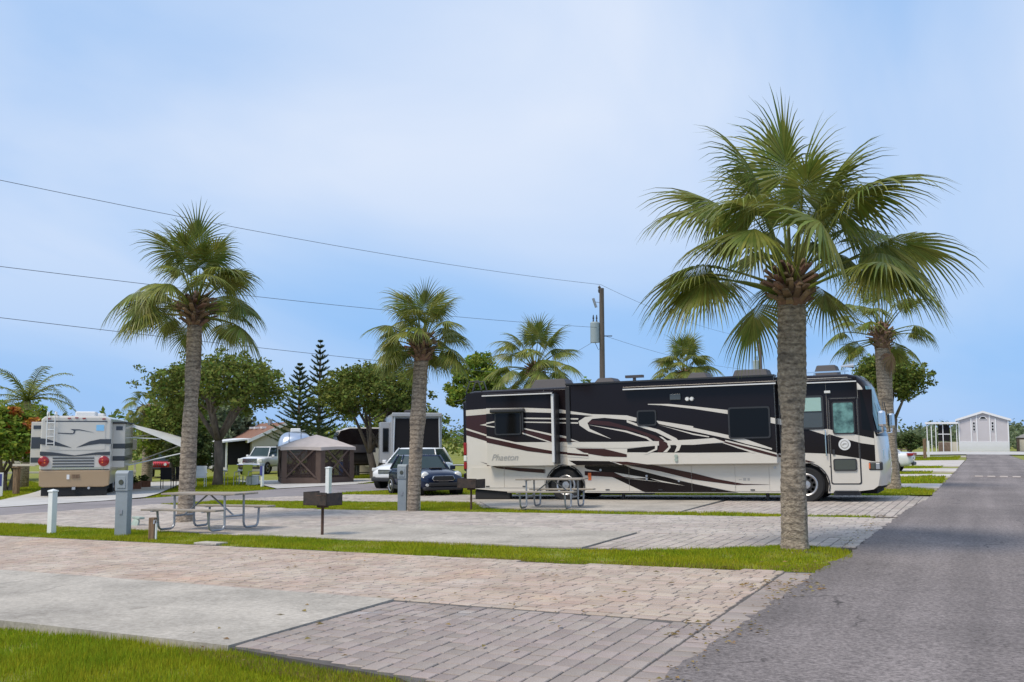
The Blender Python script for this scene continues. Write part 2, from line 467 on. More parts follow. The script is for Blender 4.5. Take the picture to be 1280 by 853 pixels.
sheet('driveway', [(-29.0, 20.5), (-28.2, 27.2), (-28.6, 29.5), (-30.5, 32.2), (-41.5, 46), (-46, 41), (-37, 31.5), (-33.2, 27.0)], .012, 'concrete_far', 'pale concrete driveway under the tan motorhome')
sheet('tent_pad', [(-27.9, 36.5), (-26.95, 41.2), (-28.0, 44.5), (-31, 49), (-38, 46), (-33.5, 42.2)], .012, 'concrete_far', 'pale concrete apron under the screen tent')
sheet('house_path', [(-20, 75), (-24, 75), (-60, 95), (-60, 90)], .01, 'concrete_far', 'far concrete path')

# lot paving ------------------------------------------------------------------
def pave_bed(name, poly, label):
    return sheet(name, poly, .012, 'paver_bed', label, thick=.06)
BAY1 = [(-2.07, 5.2), (-2.07, 7.1), (-1.88, 13.43), (-5.4, 13.52), (-10, 14.2), (-18.6, 15.12), (-25.05, 15.85), (-25.4, 11.8), (-12.9, 10.5), (-5.86, 9.75), (-5.83, 7.05), (-3.88, 6.55)]
BAY2 = [(-1.80, 16.6), (-1.62, 25.2), (-1.66, 22.98), (-2.67, 23.0), (-9.35, 23.2), (-16.2, 23.7), (-21.3, 24.8), (-24.1, 25.4), (-24.7, 20.0), (-24.9, 18.2), (-21.9, 17.85), (-13.2, 16.25), (-7.1, 15.55), (-5, 15.4), (-3.0, 16.45)]
BAY2[1] = (-1.66, 22.9); BAY2 = BAY2[:1] + BAY2[2:]
BAY3 = [(-1.62, 24.2), (-1.35, 31.7), (-2.5, 32.1), (-9, 31.8), (-21, 31.6), (-22.7, 30.2), (-23.6, 27.6), (-18, 27.4), (-13.8, 27.5), (-12.4, 25.2), (-10, 24.15), (-5.7, 24.15), (-3.2, 23.6), (-1.65, 23.3)]
bed1 = pave_bed('paving', BAY1, 'pinkish grey block paving of the empty front site')
bed2 = pave_bed('paving', BAY2, 'pale block paving of the site with the grey picnic table')
bed3 = pave_bed('paving', BAY3, 'pale block paving of the site under the long motorhome')

def inside(p, poly):
    x, y = p; c = False; n = len(poly)
    for i in range(n):
        x0, y0 = poly[i]; x1, y1 = poly[i - 1]
        if (y0 > y) != (y1 > y) and x < (x1 - x0) * (y - y0) / (y1 - y0) + x0: c = not c
    return c
PITCH, YAW = R(5.378), R(24.577)
def proj(x, y, z):
    a = -x * math.sin(YAW) + y * math.cos(YAW); b = x * math.cos(YAW) + y * math.sin(YAW); h = z - 1.7
    d = a * math.cos(PITCH) + h * math.sin(PITCH); u = -a * math.sin(PITCH) + h * math.cos(PITCH)
    return 640 + 1280 * b / d, 426.5 - 1280 * u / d, d
def field(polys_in, holes, ang, org, w, lens, margin=.05, seed=0, gl=.032, gw=.016):
    """running-bond courses along direction ang; returns (cx, cy, ang, length, width)"""
    rr = random.Random(seed); res = []
    xs = [p[0] for p in polys_in]; ys = [p[1] for p in polys_in]
    ca, sa = math.cos(ang), math.sin(ang)
    us = []; vs = []
    for x in (min(xs), max(xs)):
        for y in (min(ys), max(ys)):
            us.append((x - org[0]) * ca + (y - org[1]) * sa); vs.append(-(x - org[0]) * sa + (y - org[1]) * ca)
    v = math.floor(min(vs) / w) * w
    while v < max(vs):
        u = min(us) + rr.random() * .3
        while u < max(us):
            l = rr.choice(lens); cv = v + w / 2; K = 10; ok = []
            for q_ in range(K + 1):
                cu = u + l * q_ / K; x = org[0] + cu * ca - cv * sa; y = org[1] + cu * sa + cv * ca
                ok.append(inside((x, y), polys_in) and not any(inside((x, y), h) for h in holes))
            if any(ok):
                a0 = ok.index(True); a1 = K - ok[::-1].index(True); ln = l * (a1 - a0) / K
                if ln > .05:
                    cu = u + l * (a0 + a1) / 2 / K
                    res.append((org[0] + cu * ca - cv * sa, org[1] + cu * sa + cv * ca, ang, ln - gl, w - gw))
            u += l
        v += w
    return res
def paver_mesh(l, w, h=.06, c=.006):
    m = MB(); a, b = l / 2, w / 2
    m.add([(-a, -b, -h), (a, -b, -h), (a, b, -h), (-a, b, -h), (-a, -b, -c), (a, -b, -c), (a, b, -c), (-a, b, -c),
           (-a + c, -b + c, 0), (a - c, -b + c, 0), (a - c, b - c, 0), (-a + c, b - c, 0)],
          [(0, 1, 5, 4), (1, 2, 6, 5), (2, 3, 7, 6), (3, 0, 4, 7), (4, 5, 9, 8), (5, 6, 10, 9), (6, 7, 11, 10), (7, 4, 8, 11), (8, 9, 10, 11)])
    return m
PAD1 = [(-5.834, 7.02), (-5.866, 9.75), (-12.9, 10.5), (-25.4, 11.85), (-25.5, 8.9), (-9, 7.32)]
PAD2 = [(-5.87, 15.50), (-5.88, 18.4), (-9.6, 19.35), (-12.4, 19.2), (-13.3, 16.28), (-7.1, 15.58)]
PAD3 = [(-12.1, 25.05), (-10.2, 24.25), (-6.64, 24.3), (-6.75, 29.8), (-16.5, 30.2), (-16.4, 27.9), (-13.7, 27.7)]
def grow(poly, d):
    cx = sum(p[0] for p in poly) / len(poly); cy = sum(p[1] for p in poly) / len(poly)
    return [(x + d * (1 if x > cx else -1), y + d * (1 if y > cy else -1)) for x, y in poly]
SK = math.atan(-.105)
EDGE1 = [(-2.44, 5.2), (-2.24, 13.43), (-1.89, 13.43), (-2.07, 7.1), (-2.07, 5.2)]
GREY1 = [(-5.83, 7.05), (-3.88, 6.55), (-2.43, 6.0), (-2.40, 5.2), (-2.30, 9.36), (-5.86, 9.74)]
GREY1 = [(-5.83, 7.09), (-3.88, 6.60), (-2.33, 6.0), (-2.33, 9.38), (-5.86, 9.73)]
WARM1 = [(-2.33, 9.42), (-2.33, 13.43), (-5.4, 13.50), (-10, 14.17), (-18.6, 15.08), (-25.0, 15.8), (-25.3, 11.88), (-12.9, 10.56), (-5.88, 9.80)]
f_grey = field(GREY1, [], R(90), (-5.83, 6), 3.5 / 21, (.17, .17, .25), seed=2)
f_warm = field(WARM1, [], SK, (-2.3, 9.42), .175, (.175, .26, .26), seed=3, gl=.016, gw=.030)
f_edge = [((-2.32 - 2.08 + .0259 * (y - 7.1)) / 2, y, R(1), .24 + .0259 * (y - 7.1) - .015, .168) for y in np.arange(5.6, 13.4, .20)]
# the 300 pavers that show largest stand as single pavers, the rest as one field
alle = [(q, 'paver_grey') for q in f_grey] + [(q, 'paver_warm') for q in f_warm] + [(q, 'paver_grey') for q in f_edge]
def vis(q):
    x, y = q[0][0], q[0][1]
    px, py, d = proj(x, y, tz(x))
    ok = -20 < px < 1300 and py < 870
    return (0 if ok else 1e6) + d
alle.sort(key=vis)
pm_cache = {}
rr = random.Random(7)
SLOPE = -math.atan(.02)
for i, (q, mt) in enumerate(alle[:300]):
    x, y, a, l, w_ = q
    key = (round(l, 2), round(w_, 3), mt)
    if key not in pm_cache:
        me = bpy.data.meshes.new('paver'); mb = paver_mesh(round(l, 2), w_); me.from_pydata(mb.v, [], mb.f); me.materials.append(MT(mt)); pm_cache[key] = me
    o = bpy.data.objects.new('paver', pm_cache[key]); COL.objects.link(o); o.parent = bed1
    o.location = (x, y, tz(x) + .022 + rr.uniform(-.003, .003))
    o.rotation_euler = Euler((rr.gauss(0, .006), SLOPE + rr.gauss(0, .006), a + rr.gauss(0, .012)))
def paver_stuff(name, items, mt, parent, seed=1, gapz=.022, label=None):
    rr = random.Random(seed); m = MB()
    for (x, y, a, l, w_) in items:
        pm = paver_mesh(l, w_)
        ca, sa = math.cos(a + rr.gauss(0, .008)), math.sin(a); dz = rr.uniform(-.003, .003)
        vs = []
        for (u, v, z) in pm.v:
            X = x + u * ca - v * sa; Y = y + u * sa + v * ca
            vs.append((X, Y, tz(X) + gapz + dz + z))
        m.add(vs, pm.f)
    o = m.build(name, mt, parent, fixn=False); o['kind'] = 'stuff'
    return o
for mt in ('paver_grey', 'paver_warm'):
    paver_stuff('paver_field', [q for q, k in alle[300:] if k == mt], mt, bed1, 3)
# second and third lots
E2 = [(-5.86, 15.5), (-3.05, 16.5), (-1.85, 16.65), (-1.75, 19.0), (-5.87, 18.35)]
E2 = [(-5.84, 15.52), (-5, 15.46), (-3.0, 16.5), (-1.86, 16.66), (-1.84, 18.2), (-5.87, 18.4)]
f2a = field(E2, [], R(90), (-5.83, 15), .20, (.20, .20, .30), seed=5)
f2b = field(BAY2, [grow(PAD2, .015), grow(E2, .0)], SK * .6, (-2, 18), .20, (.20, .30, .30), seed=6, gl=.016, gw=.034)
paver_stuff('paver_field', f2a, 'paver_pale', bed2, 5)
paver_stuff('paver_field', f2b, 'paver_pale', bed2, 6)
E3 = [(-6.62, 24.2), (-1.65, 23.5), (-1.40, 31.6), (-6.7, 31.6)]
f3a = field(E3, [], R(90), (-6.6, 24), .20, (.20, .30), seed=8)
f3b = field(BAY3, [grow(PAD3, .015), grow(E3, .0)], SK * .3, (-2, 24), .20, (.20, .30), seed=9)
paver_stuff('paver_field', f3a, 'paver_pale', bed3, 8)
paver_stuff('paver_field', f3b, 'paver_pale', bed3, 9)

# concrete pads; each is cast in slabs with a joint between
def pad(poly, cuts, label):
    root = None
    xs = sorted([p[0] for p in poly]); bnds = [xs[0] - 1] + cuts + [xs[-1] + 1]
    def clipx(pl, a, b):
        for s, c in ((1, a), (-1, b)):
            o_ = []
            for i, p in enumerate(pl):
                q = pl[i - 1]; ip = s * (p[0] - c) >= 0; iq = s * (q[0] - c) >= 0
                if ip != iq:
                    t = (c - q[0]) / (p[0] - q[0]); o_.append((c, q[1] + t * (p[1] - q[1])))
                if ip: o_.append(p)
            pl = o_
        return pl
    for i in range(len(bnds) - 1):
        pl = clipx(poly, bnds[i] + .006, bnds[i + 1] - .006)
        if root is None:
            root = sheet('concrete_pad', pl, .036, 'concrete', label, thick=.12)
        else:
            sheet('slab', pl, .036, 'concrete', None, thick=.12, kind=None, parent=root)
pad(PAD1, [-21.0, -16.2, -11.4], 'grey concrete slab set in the empty front paving')
pad(PAD2, [-9.3], 'grey concrete slab beside the rusty charcoal grill')
pad(PAD3, [-12.6, -9.6], 'grey concrete slab under the rear of the long motorhome')
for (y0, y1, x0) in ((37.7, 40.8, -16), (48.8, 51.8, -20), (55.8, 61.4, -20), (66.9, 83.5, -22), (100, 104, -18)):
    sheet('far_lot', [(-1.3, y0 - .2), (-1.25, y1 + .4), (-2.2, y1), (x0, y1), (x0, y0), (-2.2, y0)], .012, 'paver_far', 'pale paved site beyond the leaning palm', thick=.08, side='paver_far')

# grass strips (low turf beds between the lots)
ST1 = [(-1.90, 13.46), (-1.72, 15.2), (-1.80, 15.95), (-2.2, 16.35), (-3.0, 16.48), (-5, 15.42), (-7.1, 15.52), (-13.2, 16.22), (-21.9, 17.82), (-24.9, 18.2), (-25.0, 15.9), (-18.6, 15.16), (-10, 14.24), (-5.4, 13.56)]
ST2 = [(-2.1, 23.1), (-2.3, 23.5), (-3.2, 23.72), (-5.7, 24.2), (-10.1, 24.18), (-12.2, 25.1), (-13.8, 27.55), (-18, 27.42), (-23.6, 27.6), (-24.1, 25.5), (-21.3, 24.86), (-16.2, 23.76), (-9.35, 23.26), (-2.67, 23.06)]
ST3 = [(-1.40, 33.0), (-1.45, 35.6), (-2.3, 37.4), (-9, 37.6), (-20.8, 37), (-21.9, 33.6), (-21.8, 31.7), (-9, 31.9), (-2.5, 32.15)]
sheet('grass_strip', ST1, .004, 'turf', 'turf strip round the foot of the tall near palm', jag=.02)
sheet('grass_strip', ST2, .004, 'turf', 'turf strip between grill, cabinet and long motorhome', jag=.02)
sheet('grass_strip', ST3, .004, 'turf', 'turf strip behind the long motorhome')
ST0 = [(-3.80, 6.52), (-5.83, 7.0), (-9, 7.28), (-12.0, 7.62), (-12.0, 5.0), (-2.2, 5.0), (-2.2, 6.0)]
ST4 = [(-1.4, 41.0), (-1.5, 48.2), (-2.2, 48.7), (-14, 48.7), (-14, 41)]
ST5 = [(-2.3, 52), (-2.3, 55.6), (-14, 55.6), (-14, 52)]
ST6 = [(-2.2, 61.6), (-2.2, 66.7), (-14, 66.7), (-14, 61.6)]
ST7 = [(-1.8, 84), (-1.8, 99.5), (-14, 99.5), (-14, 84)]
LAWN_A = [(-28.4, 27.9), (-28.2, 34), (-28.1, 36.6), (-33.6, 42.3), (-38.3, 46.2), (-46, 56), (-52, 62), (-44, 49), (-37, 40.5), (-31.2, 33), (-29, 30)]
LAWN_B = [(-30, 19), (-33.4, 26.6), (-37.2, 31), (-44, 39), (-54, 46), (-50, 33), (-38, 20)]
LAWN_C = [(-27.2, 41.3), (-26.2, 48), (-25, 56), (-38, 58), (-35, 51), (-31.2, 48.8), (-28.1, 44.5)]

def grass(polys, dens, hgt, wid, mt, label, seed, edge_dry=None, zoff=.0, mound=None):
    rng = np.random.default_rng(seed); P = []
    for poly in polys:
        xs = [p[0] for p in poly]; ys = [p[1] for p in poly]
        x0, x1, y0, y1 = min(xs), max(xs), min(ys), max(ys)
        n = int(dens * (x1 - x0) * (y1 - y0))
        X = rng.uniform(x0, x1, n); Y = rng.uniform(y0, y1, n)
        c = np.zeros(n, bool); m = len(poly)
        for i in range(m):
            ax, ay = poly[i]; bx, by = poly[i - 1]
            if ay == by: continue
            t = ((ay > Y) != (by > Y)) & (X < (bx - ax) * (Y - ay) / (by - ay) + ax)
            c ^= t
        # clumping
        k = (np.sin(X * 3.1 + 1.3 * np.sin(Y * 2.3)) * np.sin(Y * 3.7 + np.sin(X * 1.9)) + np.sin(X * 9.3 + Y * 4.1) * .5)
        c &= rng.uniform(-1.9, .6, n) < k
        # only what the camera side can see
        P.append(np.stack([X[c], Y[c]], 1))
    P = np.concatenate(P); n = len(P)
    Z = .02 * (np.clip(P[:, 0], -50, -2) + 2) + zoff
    if mound is not None:
        Z = Z + mound[3] * np.exp(-(((P[:, 0] - mound[0]) ** 2 + (P[:, 1] - mound[1]) ** 2) / mound[2] ** 2))
    a = rng.uniform(0, 2 * np.pi, n); h = hgt * rng.uniform(.45, 1.25, n) * (1 + .3 * np.sin(P[:, 0] * 1.7 + P[:, 1]))
    tilt = rng.normal(0, .45, n); b = rng.uniform(0, 2 * np.pi, n)
    V = np.zeros((n, 3, 3))
    V[:, 0, 0] = P[:, 0] - np.cos(a) * wid / 2; V[:, 0, 1] = P[:, 1] - np.sin(a) * wid / 2; V[:, 0, 2] = Z
    V[:, 1, 0] = P[:, 0] + np.cos(a) * wid / 2; V[:, 1, 1] = P[:, 1] + np.sin(a) * wid / 2; V[:, 1, 2] = Z
    V[:, 2, 0] = P[:, 0] + np.cos(b) * np.sin(tilt) * h; V[:, 2, 1] = P[:, 1] + np.sin(b) * np.sin(tilt) * h; V[:, 2, 2] = Z + np.cos(tilt) * h
    me = bpy.data.meshes.new('grass')
    me.vertices.add(n * 3); me.vertices.foreach_set('co', V.reshape(-1))
    me.loops.add(n * 3); me.loops.foreach_set('vertex_index', np.arange(n * 3, dtype=np.int32))
    me.polygons.add(n); me.polygons.foreach_set('loop_start', np.arange(0, n * 3, 3, dtype=np.int32))
    me.polygons.foreach_set('loop_total', np.full(n, 3, np.int32))
    me.update(); me.materials.append(MT(mt))
    o = obj('grass', me); return tag(o, label, 'grass', kind='stuff')
grass([ST0], 9500, .062, .008, 'grass_blade', 'lush lawn grass in front of the concrete slab edge', 1, zoff=-.04)
grass([[(-4.4, 6.3), (-6.2, 6.85), (-6.2, 7.0), (-3.6, 6.5), (-2.3, 6.05), (-2.3, 5.8)]], 6500, .06, .008, 'grass_dry', 'dry straw grass fringing the front paving', 2, zoff=-.035)
grass([[(-5.95, 6.70), (-5.95, 7.03), (-5.7, 7.03), (-3.85, 6.56), (-2.2, 6.0), (-2.2, 5.7)]], 6500, .085, .009, 'grass_blade', 'longer grass leaning on the front edge of the paving', 21, zoff=-.045)
grass([ST1], 3600, .055, .011, 'grass_blade', 'short green grass in the strip round the near palm', 3, mound=(-2.7, 15.9, .8, .05))
grass([[(-1.95, 13.5), (-1.75, 14.6), (-2.6, 13.95), (-7.5, 13.95), (-7, 13.7), (-5.4, 13.58)]], 3200, .035, .012, 'grass_dry', 'brown dry grass along the paving edge by the near palm', 4)
grass([ST2], 1500, .055, .018, 'grass_blade', 'green grass in the strip around the middle palm', 5)
grass([ST3], 700, .07, .03, 'grass_blade', 'green grass in the strip behind the long motorhome', 6)
grass([ST4, ST5, ST6, ST7], 220, .08, .06, 'grass_blade', 'green grass strips between the far paved sites', 7)
grass([LAWN_A, LAWN_B, LAWN_C], 420, .075, .04, 'grass_blade', 'lawn around the tan motorhome and screen tent', 8, zoff=-.06)

# speed bump with painted dashes
t = thing('speed_bump', 'low asphalt speed bump with painted dashes across the road', 'speed bump', (1.25, 48.3, .026))
MB().prism([(-.32, .0), (-.12, .05), (.12, .05), (.32, .0)], 'X', -1.75, 1.75).build('hump', 'asphalt', t, smooth='auto')
for k in range(7):
    MB().box((-1.45 + k * .48, -.20, .036), (.30, .16, .006), m=Matrix.Rotation(.24, 3, 'X')).build('stripe', 'paver_pale', t)

def litter(label, spots, n, seed, s=.035):
    rr = random.Random(seed); m = MB()
    for _ in range(n):
        cx, cy, r = rr.choice(spots); a = rr.uniform(0, 6.28); q = r * math.sqrt(rr.random()); x, y = cx + q * math.cos(a), cy + q * math.sin(a)
        z = tz(x) + .040; k = s * rr.uniform(.5, 1.4); b_ = rr.uniform(0, 6.28); c_, d_ = math.cos(b_) * k, math.sin(b_) * k
        m.add([(x - c_, y - d_, z), (x + d_ * .4, y - c_ * .4, z + .006 + k * .3 * rr.random()), (x + c_, y + d_, z), (x - d_ * .4, y + c_ * .4, z + .004)], [(0, 1, 2, 3)])
    tag(m.build('leaf_litter', 'grass_dry', fixn=False), label, 'leaves', kind='stuff')
litter('scattered dry leaf bits on the front paving', [(-3.5, 12.6, 2.2), (-2.2, 9, .5), (-2.1, 12, .5), (-9, 13.2, 1.6), (-5, 8.5, 2)], 240, 4)
litter('dry grass clippings along the edge of the main road', [(-2.02, y, .16) for y in np.arange(6, 24, .5)], 260, 5, .022)
# ================================================================ palms and trees
def frond_mesh(rr, p0, az, el, Lp, Lb, droop, nseg=40, dead=False):
    """costapalmate fan leaf: petiole, recurved midrib and drooping pleated segments"""
    m = MB()
    d = Vector((math.cos(az) * math.cos(el), math.sin(az) * math.cos(el), math.sin(el)))
    p = Vector(p0); pts = [p.copy()]
    n = 6
    for i in range(n):
        d = (d + Vector((0, 0, -1)) * droop * .10 * (i / n)).normalized()
        p = p + d * (Lp / n); pts.append(p.copy())
    m.tube(pts, [.028 - .017 * i / n for i in range(n + 1)], 4, cap=False)
    side = d.cross(Vector((0, 0, 1)))
    if side.length < .05: side = Vector((-math.sin(az), math.cos(az), 0))
    side.normalize()
    q = Matrix.Rotation(rr.gauss(0, .35), 3, d); side = q @ side
    # midrib
    rib = [(p.copy(), d.copy())]
    for i in range(5):
        d = (d + Vector((0, 0, -1)) * droop * .13).normalized()
        p = p + d * (Lb * .07); rib.append((p.copy(), d.copy()))
    th = R(128)
    for k in range(nseg):
        a = -1 + 2 * (k + .5) / nseg
        ang = a * th
        fi = (1 - abs(a)) ** 1.4 * 4.99; i = int(fi); fi -= i
        o = rib[i][0].lerp(rib[i + 1][0], fi); dd = rib[i][1].lerp(rib[i + 1][1], fi).normalized()
        sd = (side - dd * side.dot(dd)).normalized()
        nrm = sd.cross(dd).normalized()
        v = (dd * math.cos(ang) + sd * math.sin(ang)).normalized()
        v = (v - nrm * (-.10 - .28 * abs(math.sin(ang))) * (-1 if nrm.z > 0 else 1)).normalized()
        Ls = Lb * (.70 + .30 * math.cos(ang * .6)) * rr.uniform(.86, 1.06)
        dth = 2 * th / nseg
        ts = (.0, .18, .38, .58, .8, 1.0); prev = 0; pp = o.copy(); L_ = []; Rr = []
        wv = (sd * math.cos(ang) - dd * math.sin(ang)).normalized()
        g = droop * rr.uniform(.75, 1.3)
        tw = (.35 if k % 2 else -.35)
        for t in ts:
            v = (v + Vector((0, 0, -1)) * g * (t - prev) * (.10 + 1.75 * t * t)).normalized()
            pp = pp + v * Ls * (t - prev); prev = t
            wid = Ls * dth * (.74 - .45 * t) * (t + .05) if t < .4 else Ls * dth * .56 * .38 * max(.03, 1 - (t - .38) / .64)
            ww = (wv - v * wv.dot(v)).normalized() * wid
            lift = v.cross(wv).normalized() * wid * tw
            L_.append(pp - ww + lift); Rr.append(pp + ww - lift)
        vs = []; fs = []
        for i2 in range(len(ts)):
            vs += [L_[i2], Rr[i2]]
        for i2 in range(len(ts) - 1):
            fs.append((2 * i2, 2 * i2 + 1, 2 * i2 + 3, 2 * i2 + 2))
        m.add(vs, fs)
    return m

def palm(label, x, y, h, lean, rad, seed, prof, nf=30, Lp=1.1, Lb=1.0, boots=(.26, .55), nseg=40, dead=0, z=None, els=(82, -48), ybright=0, group=None, droop=1.0, fixed=(), clear=None):
    rr = random.Random(seed)
    z0 = tz(x) if z is None else z
    root = thing('palm_tree', label, 'palm tree', (x, y, z0 - .05), group=group)
    # trunk
    m = MB(); nr = max(14, int(h * 26)); rings = []; n = 24
    ph = [rr.uniform(0, 6) for _ in range(6)]
    def axis(t):
        return Vector((lean[0] * t + .05 * math.sin(t * 3 + ph[0]) * t * (1 - t) * 4 * .4, lean[1] * t, h * t))
    for i in range(nr + 1):
        t = i / nr; c = axis(t)
        r0 = float(np.interp(t, [q[0] for q in prof], [q[1] for q in prof]))
        ring = []
        for k in range(n):
            a = 2 * math.pi * k / n
            r = r0 * (1 + .035 * math.sin(3 * a + ph[1] + 5 * t) + .03 * math.sin(5 * a + ph[2] - 9 * t) + .045 * (((i + 1.5 * math.sin(2 * a + ph[3]) + 2 * math.sin(a + ph[4])) % 3) / 3 - .5) + rr.gauss(0, .013))
            ring.append((c.x + r * math.cos(a), c.y + r * math.sin(a), c.z))
        rings.append(ring)
    vs = [q for g in rings for q in g]; fs = []
    for i in range(nr):
        for k in range(n):
            k2 = (k + 1) % n; fs.append((i * n + k, i * n + k2, (i + 1) * n + k2, (i + 1) * n + k))
    fs.append(tuple(nr * n + k for k in range(n)))
    m.add(vs, fs); m.build('trunk', 'bark_palm', root, smooth=True, fixn=False)
    top = axis(1)
    # old leaf bases
    m = MB(); br, bh = boots
    rt = prof[-1][1]
    for k in range(64):
        t = k / 64; a = k * 2.39996 + rr.gauss(0, .1)
        zc = top.z - .05 + t * bh
        r0 = rt * (.9 + .25 * math.sin(t * math.pi)); tip = br * (.95 + .55 * math.sin(t * math.pi)) * rr.uniform(.85, 1.2)
        p0 = Vector((top.x + math.cos(a) * r0 * .7, top.y + math.sin(a) * r0 * .7, zc))
        p1 = Vector((top.x + math.cos(a) * tip, top.y + math.sin(a) * tip, zc + rr.uniform(.06, .20)))
        sd = Vector((-math.sin(a), math.cos(a), 0)) * rr.uniform(.04, .075)
        th = Vector((math.cos(a) * -.01, math.sin(a) * -.01, .035))
        m.add([p0 - sd, p0 + sd, p1 + sd * .6, p1 - sd * .6, p0 - sd + th, p0 + sd + th, p1 + sd * .6 + th, p1 - sd * .6 + th],
              [(3, 2, 1, 0), (4, 5, 6, 7), (0, 1, 5, 4), (1, 2, 6, 5), (2, 3, 7, 6), (3, 0, 4, 7)])
    m.build('leaf_bases', 'boot', root)
    bud = MB(); bud.lathe([(rt * 1.0, top.z - .02), (rt * 1.15, top.z + bh * .5), (rt * .8, top.z + bh), (.03, top.z + bh + .15)], 10, (top.x, top.y, 0))
    bud.build('bud', 'boot', root, smooth=True)
    # fronds
    for k in range(nf):
        t = (k + .5) / nf
        az = k * 2.39996 + rr.gauss(0, .18); el = R(els[0] + (els[1] - els[0]) * t ** .85 + rr.gauss(0, 6))
        if clear and math.degrees(el) < 24:      # older leaves have dropped on one side, so the neck shows
            da = (math.degrees(az) - clear[0] + 180) % 360 - 180
            if abs(da) < clear[1]: az = R(clear[0] + math.copysign(clear[1] + rr.uniform(0, 25), da))
        p0 = (top.x + math.cos(az) * rt * .5, top.y + math.sin(az) * rt * .5, top.z + bh * (1 - .75 * t))
        f = .86 + .2 * rr.random()
        if math.degrees(el) < -10: f *= .9
        mt = 'frond_yellow' if k < ybright else 'frond'
        dr = droop * (1.15 if el > 0 else 1.0) * (.75 if math.degrees(el) > 65 else 1)
        fm = frond_mesh(rr, p0, az, el, Lp * f * rr.uniform(.9, 1.15), Lb * f * rr.uniform(.88, 1.12), dr * rr.uniform(.85, 1.45), nseg)
        fm.build('frond', mt, root, fixn=False)
    for k in range(dead):
        az = R(-30) + k * 2.0
        fm = frond_mesh(rr, (top.x + math.cos(az) * rt, top.y + math.sin(az) * rt, top.z + .1), az, R(-70), .35, Lb * .8, 2.2, nseg // 2)
        fm.build('dead_frond', 'frond_dead', root, fixn=False)
    return root

GP = 'cabbage palms along the lots'
# trunk profile: (fraction of height, radius)
palm('tall shaggy palm with ringed trunk in the turf strip tip beside the road', -2.62, 15.95, 3.78, (.03, .05), .2, 11,
     [(0, .25), (.02, .222), (.06, .198), (.25, .19), (.42, .175), (.52, .160), (.60, .185), (.68, .215), (.9, .215), (1, .205)], nf=37, Lp=1.3, Lb=1.18, boots=(.27, .55), nseg=52, group=GP, droop=.9, els=(88, 10), clear=(-80, 55))
palm('palm growing on the paving behind the grey picnic table', -17.25, 19.1, 4.75, (.03, .1), .2, 23,
     [(0, .26), (.03, .215), (.1, .19), (.35, .19), (.55, .175), (.62, .15), (.75, .185), (1, .17)], nf=38, Lp=1.0, Lb=.95, boots=(.34, .7), nseg=44, group=GP, droop=.85, els=(86, -8), clear=(-48, 58))
palm('slender palm behind the grey utility cabinet', -13.62, 23.55, 4.0, (.16, .1), .2, 35,
     [(0, .165), (.2, .17), (.5, .175), (.58, .20), (.62, .215), (.7, .195), (.85, .19), (1, .19)], nf=36, Lp=.72, Lb=.8, boots=(.28, .7), nseg=42, group=GP, droop=.8, els=(86, -12), clear=(-60, 58))
palm('palm with one hanging dead frond beside the long motorhome front', -2.74, 36.4, 4.75, (-.22, .05), .2, 47,
     [(0, .26), (.1, .225), (.5, .23), (.8, .25), (1, .24)], nf=26, Lp=1.0, Lb=.8, boots=(.30, .8), nseg=38, dead=1, group=GP, droop=.8, els=(86, -22), clear=(-85, 60))
palm('palm crown rising behind the long motorhome rear', -17.4, 40.4, 4.6, (.0, .0), .2, 59,
     [(0, .24), (.5, .2), (1, .2)], nf=40, Lp=1.15, Lb=1.0, boots=(.32, .6), nseg=38, group=GP, droop=.75, els=(86, -24))
palm('dense palm crown rising behind the long motorhome middle', -15.2, 56.8, 5.2, (0, 0), .2, 61,
     [(0, .24), (.5, .2), (1, .2)], nf=42, Lp=1.1, Lb=1.1, boots=(.3, .6), nseg=34, group=GP, droop=.8, els=(86, -24))
palm('small palm with stout brown trunk behind the spreading oak', -45.5, 47.0, 4.0, (0, 0), .2, 71,
     [(0, .32), (.5, .30), (1, .34)], nf=24, Lp=.8, Lb=.8, boots=(.42, .5), nseg=28, group=GP, droop=1.1, els=(80, -40))

# feather-leaved palm beyond the tan motorhome
def feather_palm(label, x, y, h, seed, Lf=3.0, nf=13):
    rr = random.Random(seed); root = thing('palm_tree', label, 'palm tree', (x, y, tz(x) - .06))
    m = MB(); m.tube([(0, 0, 0), (.05, 0, h * .5), (.0, 0, h)], [.24, .2, .17], 10); m.build('trunk', 'bark_palm', root, smooth=True)
    for k in range(nf):
        az = k * 2.39996 + rr.gauss(0, .2); el = R(72 - 75 * (k / nf) + rr.gauss(0, 6))
        d = Vector((math.cos(az) * math.cos(el), math.sin(az) * math.cos(el), math.sin(el))); p = Vector((0, 0, h)); m = MB(); pts = [p.copy()]
        n = 14; fr = []
        for i in range(n):
            d = (d + Vector((0, 0, -1)) * .13 * (.4 + i / n)).normalized(); p = p + d * Lf / n; pts.append(p.copy()); fr.append((p.copy(), d.copy(), i / n))
        m.tube(pts, [.035 * (1 - .8 * i / n) for i in range(n + 1)], 4, cap=False)
        for (q, d, t) in fr:
            s = d.cross(Vector((0, 0, 1))).normalized()
            for sg in (-1, 1):
                for j in range(2):
                    o = q - d * (j * Lf / n / 2)
                    l = .62 * math.sin(math.pi * (.15 + .8 * t)) * rr.uniform(.8, 1.1)
                    v = (s * sg + d * .7 + Vector((0, 0, rr.uniform(-.1, .2)))).normalized(); e1 = o + v * l * .55; e2 = e1 + (v + Vector((0, 0, -.7))).normalized() * l * .5
                    w = d * .03
                    m.add([o - w, o + w, e1 + w, e1 - w, e2], [(0, 1, 2, 3), (3, 2, 4)])
        m.build('frond', 'frond', root, fixn=False)
    return root
feather_palm('feather-leaved palm rising beyond the tan motorhome', -46.5, 39.2, 4.6, 5, nf=19)

